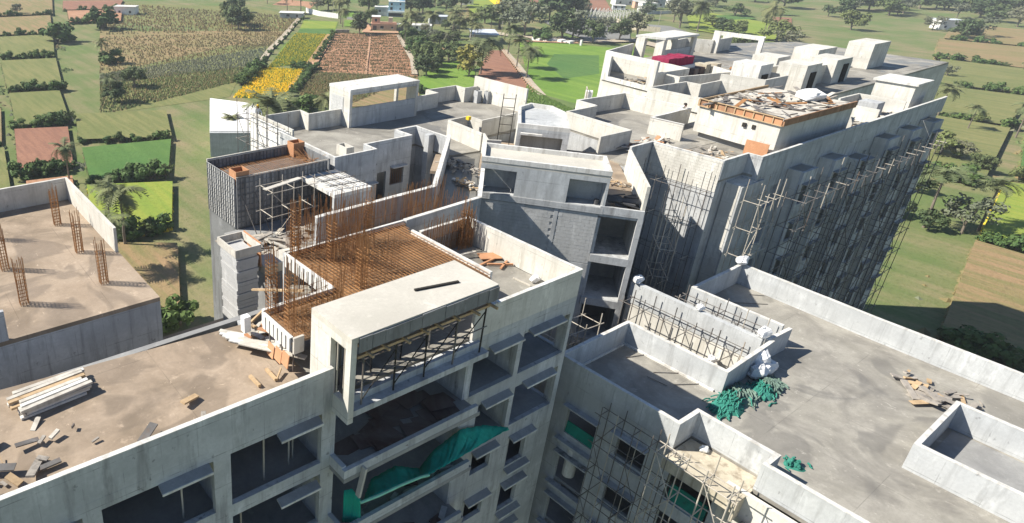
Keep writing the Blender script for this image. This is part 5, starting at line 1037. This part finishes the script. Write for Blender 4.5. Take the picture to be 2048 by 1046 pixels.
B1 = (((246.5,312.0),'round',13,'round dark tree standing alone at the brown field edge',1.0),((300.0,403.7),'round',17,'dark tall tree beyond the white wall',1.0),((312.1,386.4),'round',17,'dark tree left of the grey house',.9),((287.8,353.4),'mid',9,'small tree left of the pink house',1.0),((299.0,416.0),'mid',12,'bushy tree behind the white wall',1.3),((287.5,413.6),'grey',9,'grey shrubby tree above the white wall',1.4),((339.5,373.0),'round',15,'dark tree right of the blue house',1.3),((345.2,370.3),'round',14,'dark tree far right of the blue house',1.2),
    ((195.8,361.7),'round',14,'dark tree group at the upper left crops',1.1),((202.1,381.1),'round',16,'tall dark tree at the upper left edge',1.0),((206.4,370.2),'mid',10,'lighter tree right of the dark upper left trees',1.0),((233.4,432.2),'grey',12,'greyish tree behind the upper left trees',1.3),
    ((220.8,230.0),'mid',11,'big round dark bush on the lime grass',1.05),((203.5,210.5),'round',9.5,'nearest round bush on the lime grass',1.2),((220.3,223.8),'mid',9,'bush joined to the right of the big round bush',1.0),((237.0,231.3),'mid',9,'lower round bush by the red soil',1.5),((218.6,200.7),'yellow',15,'yellowing feathery tree on the lime grass',1.2),((228.3,213.1),'yellow',12,'yellowing smaller tree behind the feathery one',1.2),((246.2,260.1),'mid',8,'dark thicket tree left of the red track',1.2),((260.1,261.0),'mid',8,'dark thicket tree behind the bushes',1.1),((259.9,265.4),'grey',9,'grey tree among the hut palms',1.0),((263.0,259.4),'grey',8,'low grey tree before the hut palms',1.2),
    ((342.1,286.7),'grey',19,'big grey green tree left of the road',1.5),((341.2,292.8),'mid',17,'tree left of the big grey green tree',1.3),((331.3,265.3),'grey',19,'wide spreading tree over the road',1.3),((403.3,334.3),'mid',15,'pale tree behind the spreading road trees',1.4),((388.8,306.1),'mid',13,'tree right of the spreading road trees',1.2),((349.6,312.8),'mid',11,'bushy tree at the lime field corner',1.3),((410.6,302.0),'round',24,'largest dark tree before the red field',1.25),((409.6,309.4),'round',19,'dark tree left of the largest one',1.1),((419.7,300.8),'round',19,'dark tree right of the largest one',1.0),((339.8,246.0),'round',17,'dark spreading tree by the road bend',1.2),((349.1,246.0),'grey',17,'grey tree right of the road bend tree',1.2),((327.4,247.7),'bush',7,'low bush by the road heaps',1.2),((344.1,238.9),'grey',9,'thin tree beside the marker post',1.0),((344.6,229.4),'round',13,'dark tree near the far right road',1.0),((386.3,252.7),'grey',9,'low grey tree behind the right road tree',1.4),((437.4,302.7),'grey',11,'small tree at the trellis edge',1.0),
    ((352.4,374.4),'round',14,'dark tree behind the grey hut',1.4),((373.4,372.1),'round',14,'dark tree left of the dry patch',1.2),((400.8,384.0),'mid',13,'tree over the white far hut',1.2),((382.1,392.9),'grey',13,'grey tree behind the huts',1.3),
    ((365.7,227.5),'round',13,'dark tree left of the far roof frame',1.1),((374.9,222.7),'grey',17,'pale tree just left of the far roof frame',1.1),((394.4,254.1),'grey',9,'small tree near the cream wall',1.3),((450.1,240.2),'grey',20,'big pale tree behind the far roof frame',1.1),((472.7,257.3),'grey',18,'pale tree behind the big pale one',1.0),((464.7,275.0),'grey',11,'round pale tree at the village edge',1.2),((397.8,179.0),'mid',9,'bush seen through the far right frame',1.5),((399.9,173.7),'round',8,'dark bush seen through the far right frame',1.5),((450.8,213.9),'round',9,'dark bush left of the far right frame',1.6),((452.7,207.5),'mid',9,'bush above the far right frame',1.6),((450.7,182.9),'mid',12,'bush on the hillside right of the frame',1.6),((427.4,167.5),'grey',10,'grey bush at the right edge',1.6),((479.0,234.7),'mid',7,'low shrub on the hillside field',1.6),((548.9,255.1),'mid',9,'hedge tree at the hillside top',2.0),
    ((123.58,186.71,5.00),'bush',7,'leafy banana like shrub behind the rear parapet',1.0),((130.0,190.1),'bush',4.5,'bright shrub beside the banana like one',1.2),((181.8,189.3),'bush',3,'small shrub by the rear roof frame',1.2))
for p, k, h, lab, wd in B1: tree(k, p, h*1.05, lab, wd)
# hedges and bushes lining the fields
for i in range(9):
    p = Vector((126.8,233.6)).lerp(Vector((151.1,260.3)), i/8); tree('bush', p, rnd.uniform(3.6,4.6), 'bright bush in the hedge left of the marigolds', 1.2, 'hedge bushes left of the marigolds')
for i in range(10):
    p = Vector((135.5,209.8)).lerp(Vector((163.6,239.9)), i/9); tree('bush', p, rnd.uniform(2.6,3.6), 'grey green bush in the hedge right of the marigolds', 1.0, 'hedge bushes right of the marigolds')
for i in range(7):
    p = Vector((164.0,250.1)).lerp(Vector((167.7,242.0)), i/6); tree('bush', p, rnd.uniform(3,4), 'dark bush in the short hedge above the marigolds', 1.1, 'hedge bushes above the marigolds')
for i in range(9):
    p = Vector((180.0,259.0)).lerp(Vector((235.2,320.4)), (i+.5)/9); tree('bush', p, rnd.uniform(2.5,3.6), 'small bush along the path between the fields', .9, 'bushes along the field path')
for i in range(10):
    p = Vector((157.0,268.2)).lerp(Vector((256.9,385.2)), (i+.5)/10); tree('bush', p, rnd.uniform(1.6,2.6), 'low bush along the pale footpath', 1.0, 'bushes along the footpath')
for i in range(16):
    p = Vector((205.6,216.6)).lerp(Vector((257.7,284.4)), i/15); tree(rnd.choice(('bush','mid')), (p[0]+rnd.uniform(1,10), p[1]+rnd.uniform(-4,4)), rnd.uniform(4,8), 'bush in the green edge right of the brown field', 1.2, 'bushes right of the brown field')
for i in range(18):
    p = bil([(225.0,241.3),(270.7,255.4),(343.5,322.2),(312.3,337.9)], rnd.random(), rnd.random()); tree(rnd.choice(('round','grey','mid')), p, rnd.uniform(4,8), 'small tree in the grove around the huts', 1.2, 'grove trees around the huts')
# fields on both sides outside the photograph
def polar(a, D): a = math.radians(a); return (D*math.sin(a), D*math.cos(a))
fm = ['crop_dull','crop_brown','grass_yellow','soil_red','crop_dull','crop_brown','grass_teal','soil_dark','crop_dull','crop_brown','crop_dull']
n_ = 0
for a0, a1, rings in ((-6, 4, (78,120,165,205,260,320,400,500,620)), (4.3, 9.4, (80,118,150,200,245,310,370,450,560)), (9.7, 14.4, (84,125,170,215,265,330,400,480,580)), (14.8, 22.5, (92,125,160,195,228)), (14.7,19.6,(440,500,560)),
    (76, 81, (240,320,390,470,560,660)), (81.4, 86, (135,190,250,310,390,470,560,660)), (86.4, 93, (115,165,220,290,370,460))):
    for d0, d1 in zip(rings, rings[1:]):
        q = [polar(a0+rnd.uniform(0,.6), d0+3), polar(a1-rnd.uniform(0,.6), d0+3+rnd.uniform(-4,4)), polar(a1-rnd.uniform(0,.6), d1-2), polar(a0+rnd.uniform(0,.6), d1-2+rnd.uniform(-4,4))]
        mt = fm[(n_*4+1) % len(fm)]; n_ += 1; plot('field', q, mt)
        tufts('field_crop', q, 2000, {'soil_red':'dry_leaf','soil_dark':'leaf_mid','crop_brown':'dry_leaf','grass_yellow':'marigold_dull','crop_dull':'leaf_mid'}.get(mt, 'leaf_mid'), .24+d0/800, .32+d0/900); tufts('field_crop', q, 700, 'dry_leaf', .3+d0/700, .2+d0/900)
        for i in range(6):
            p = Vector(q[0]).lerp(Vector(q[1]), (i+rnd.random())/6); tree(rnd.choice(('bush','bush','mid')), p, rnd.uniform(2,5), 'bush on a field bund outside the dense crops', 1.1, 'bushes on the outer field bunds')
# far woods: single trees near, one mass beyond
rf = random.Random(3)
def farpix(): pass
FAR = []
for i in range(110):
    a = math.radians(rf.uniform(2, 88)); D = rf.uniform(560, 900); x, y = D*math.sin(a), D*math.cos(a); FAR.append((x, y))
for x, y in FAR:
    if any(inside(x, y, [tuple(q) for q in Q[k]]) for k in ('far_red','lime3','yellow3','red3','red4','hill','tealh','soilr')): continue
    tree(rf.choice(('round','mid','grey','grey')), (x, y), rf.uniform(9,17), 'green tree in the scattered wood beyond the fields', rf.uniform(1,1.5), 'trees of the scattered far wood')
for i in range(26):
    a = math.radians(rf.uniform(66, 82)); D = rf.uniform(690, 900); tree(rf.choice(('round','mid')), (D*math.sin(a), D*math.cos(a)), rf.uniform(12,18), 'dark tree in the dense wood at the upper right', 1.5, 'trees of the dense upper right wood')
for i in range(30):   # outside the photograph left and right
    s = rf.random() < .5; a = math.radians(rf.uniform(-14, 20) if s else rf.uniform(80, 100)); D = rf.uniform(150, 520)
    tree(rf.choice(('round','mid','grey','bush')), (D*math.sin(a), D*math.cos(a)), rf.uniform(5,12), 'scattered tree on the open land %s of the blocks' % ('left' if s else 'right'), 1.2, 'scattered trees on the open land')
for i in range(34):
    a = math.radians(rf.uniform(77, 90)); D = rf.uniform(190, 420); p = (D*math.sin(a), D*math.cos(a))
    if p[0] < 92 and p[1] > -22: continue
    if i % 2: palm(p, rf.uniform(9,15), 'palm on the open land right of the blocks', 'palms right of the blocks', 16)
    else: tree(rf.choice(('mid','grey','round')), p, rf.uniform(5,10), 'scattered tree on the open land right of the blocks', 1.2, 'scattered trees on the open land')
for i in range(16):
    a = math.radians(rf.uniform(-12, 19)); D = rf.uniform(90, 330); palm((D*math.sin(a), D*math.cos(a)), rf.uniform(9,15), 'palm on the fields left of the blocks', 'palms left of the blocks', 16)
m = MB(); R_ = random.Random(9)
for k in range(26000):
    a = math.radians(R_.uniform(-15, 105)); D = 900+1500*R_.random()**1.6; x, y = D*math.sin(a), D*math.cos(a); z = R_.random()*9; s = R_.uniform(1.5,4)
    v = Vector((R_.gauss(0,1), R_.gauss(0,1), abs(R_.gauss(0,1))+.4)).normalized(); u = v.orthogonal().normalized(); w = v.cross(u); p = Vector((x,y,z))
    m.quad(tuple(p-u*s), tuple(p-w*s), tuple(p+u*s), tuple(p+w*s))
tag(m.build('far_wood', 'leaf_mid', fix=False), kind='stuff')
# ------------------------------------------------------------------ the two workers
def person(label, joints, edges, radii, root_i, helmet, shirt, head_i):
    me = bpy.data.meshes.new('person'); me.from_pydata([tuple(j) for j in joints], edges, []); o = bpy.data.objects.new('person', me); COL.objects.link(o)
    md = o.modifiers.new('skin', 'SKIN'); md.use_smooth_shade = True
    for i, r in enumerate(radii): me.skin_vertices[0].data[i].radius = (r, r); me.skin_vertices[0].data[i].use_root = (i == root_i)
    o.modifiers.new('sub', 'SUBSURF').levels = 1; me.materials.append(MATS[shirt]); tag(o, label, 'person')
    h = Vector(joints[head_i]); b = MB(); n = 10
    for ring, (rr_, zz) in enumerate(((.15,.0),(.14,.07),(.09,.13),(.01,.15))):
        for k in range(n): b.v.append((h.x+rr_*math.cos(6.283*k/n), h.y+rr_*math.sin(6.283*k/n), h.z+.03+zz))
    for ring in range(3):
        for k in range(n): b.f.append((ring*n+k, ring*n+(k+1)%n, (ring+1)*n+(k+1)%n, (ring+1)*n+k))
    hb = b.build('helmet' if helmet == 'helmet_yellow' else 'hair', helmet, o)
    f = MB().obox((h.x, h.y-.06, h.z-.06), (.07,0,0), (0,.06,0), (0,0,.09)).build('face', 'skin_dark', o)
    return o
def stander(x, y, z, lean=0.0, label='', helmet='helmet_yellow', shirt='cloth_white'):
    J = [(x,y,z+.95),(x,y,z+1.2),(x,y-lean*.5,z+1.45),(x,y-lean*.7,z+1.56),(x,y-lean*.9,z+1.68),(x-.2,y-lean*.5,z+1.42),(x-.3,y-lean-.1,z+1.15),(x-.2,y-lean-.35,z+1.05),(x+.2,y-lean*.5,z+1.42),(x+.3,y-lean-.1,z+1.15),(x+.2,y-lean-.35,z+1.02),(x-.1,y,z+.88),(x-.13,y,z+.48),(x-.13,y+.03,z+.06),(x-.13,y-.14,z+.03),(x+.1,y,z+.88),(x+.13,y,z+.48),(x+.13,y+.03,z+.06),(x+.13,y-.14,z+.03)]
    E_ = [(0,1),(1,2),(2,3),(3,4),(2,5),(5,6),(6,7),(2,8),(8,9),(9,10),(0,11),(11,12),(12,13),(13,14),(0,15),(15,16),(16,17),(17,18)]
    R0 = [.14,.15,.15,.06,.1,.075,.055,.04,.075,.055,.04,.09,.07,.05,.04,.09,.07,.05,.04]
    return person(label, J, E_, R0, 0, helmet, shirt, 4)
w1 = (27.82,48.47,45.60); stander(w1[0], w1[1], 44.0, .1, 'worker in a yellow helmet on the scaffold at the far left wall')
w2 = (59.56,30.24,45.60); stander(59.3, 29.9, ZR, .4, 'dark haired worker in white leaning at the corner of the U shaped roof', 'bar_black')
tag(MB().box(40.0, 40.3, 36.2, 36.5, ZP+.04, ZP+.3).build('container', 'helmet_yellow'), 'small yellow container on the rear left parapet corner', 'container')
ac = thing('outdoor_unit_cage', 'white wire cage with a tank hung on the far block corner', 'cage', (70, 46, 40))
for p, q in (((69.2,45.6,41),(69.2,45.6,43)),((70.2,46.4,41),(70.2,46.4,43)),((69.2,45.6,43),(70.2,46.4,43)),((69.2,45.6,41),(70.2,46.4,41)),((69.2,45.6,42),(70.2,46.4,42))): pole(ac, 'bar', p, q, .06, 'steel_pale')
MB().obox((69.8,45.7,42.0), (.35,.25,0), (-.2,.3,0), (0,0,.7)).build('tank', 'paint_white', ac)
# ------------------------------------------------------------------ air
hz = bpy.data.meshes.new('haze'); hb = MB().box(-3100,5100,-3100,5100,-1,70); hz.from_pydata(hb.v, [], hb.f); ho = bpy.data.objects.new('haze', hz); COL.objects.link(ho); ho['kind'] = 'stuff'
hm_ = bpy.data.materials.new('haze'); hm_.use_nodes = True; t_ = hm_.node_tree; t_.nodes.remove(t_.nodes['Principled BSDF'])
pv = t_.nodes.new('ShaderNodeVolumePrincipled'); pv.inputs['Density'].default_value = .0002; pv.inputs['Color'].default_value = (.86,.92,1,1); t_.links.new(pv.outputs[0], t_.nodes['Material Output'].inputs['Volume']); hz.materials.append(hm_)
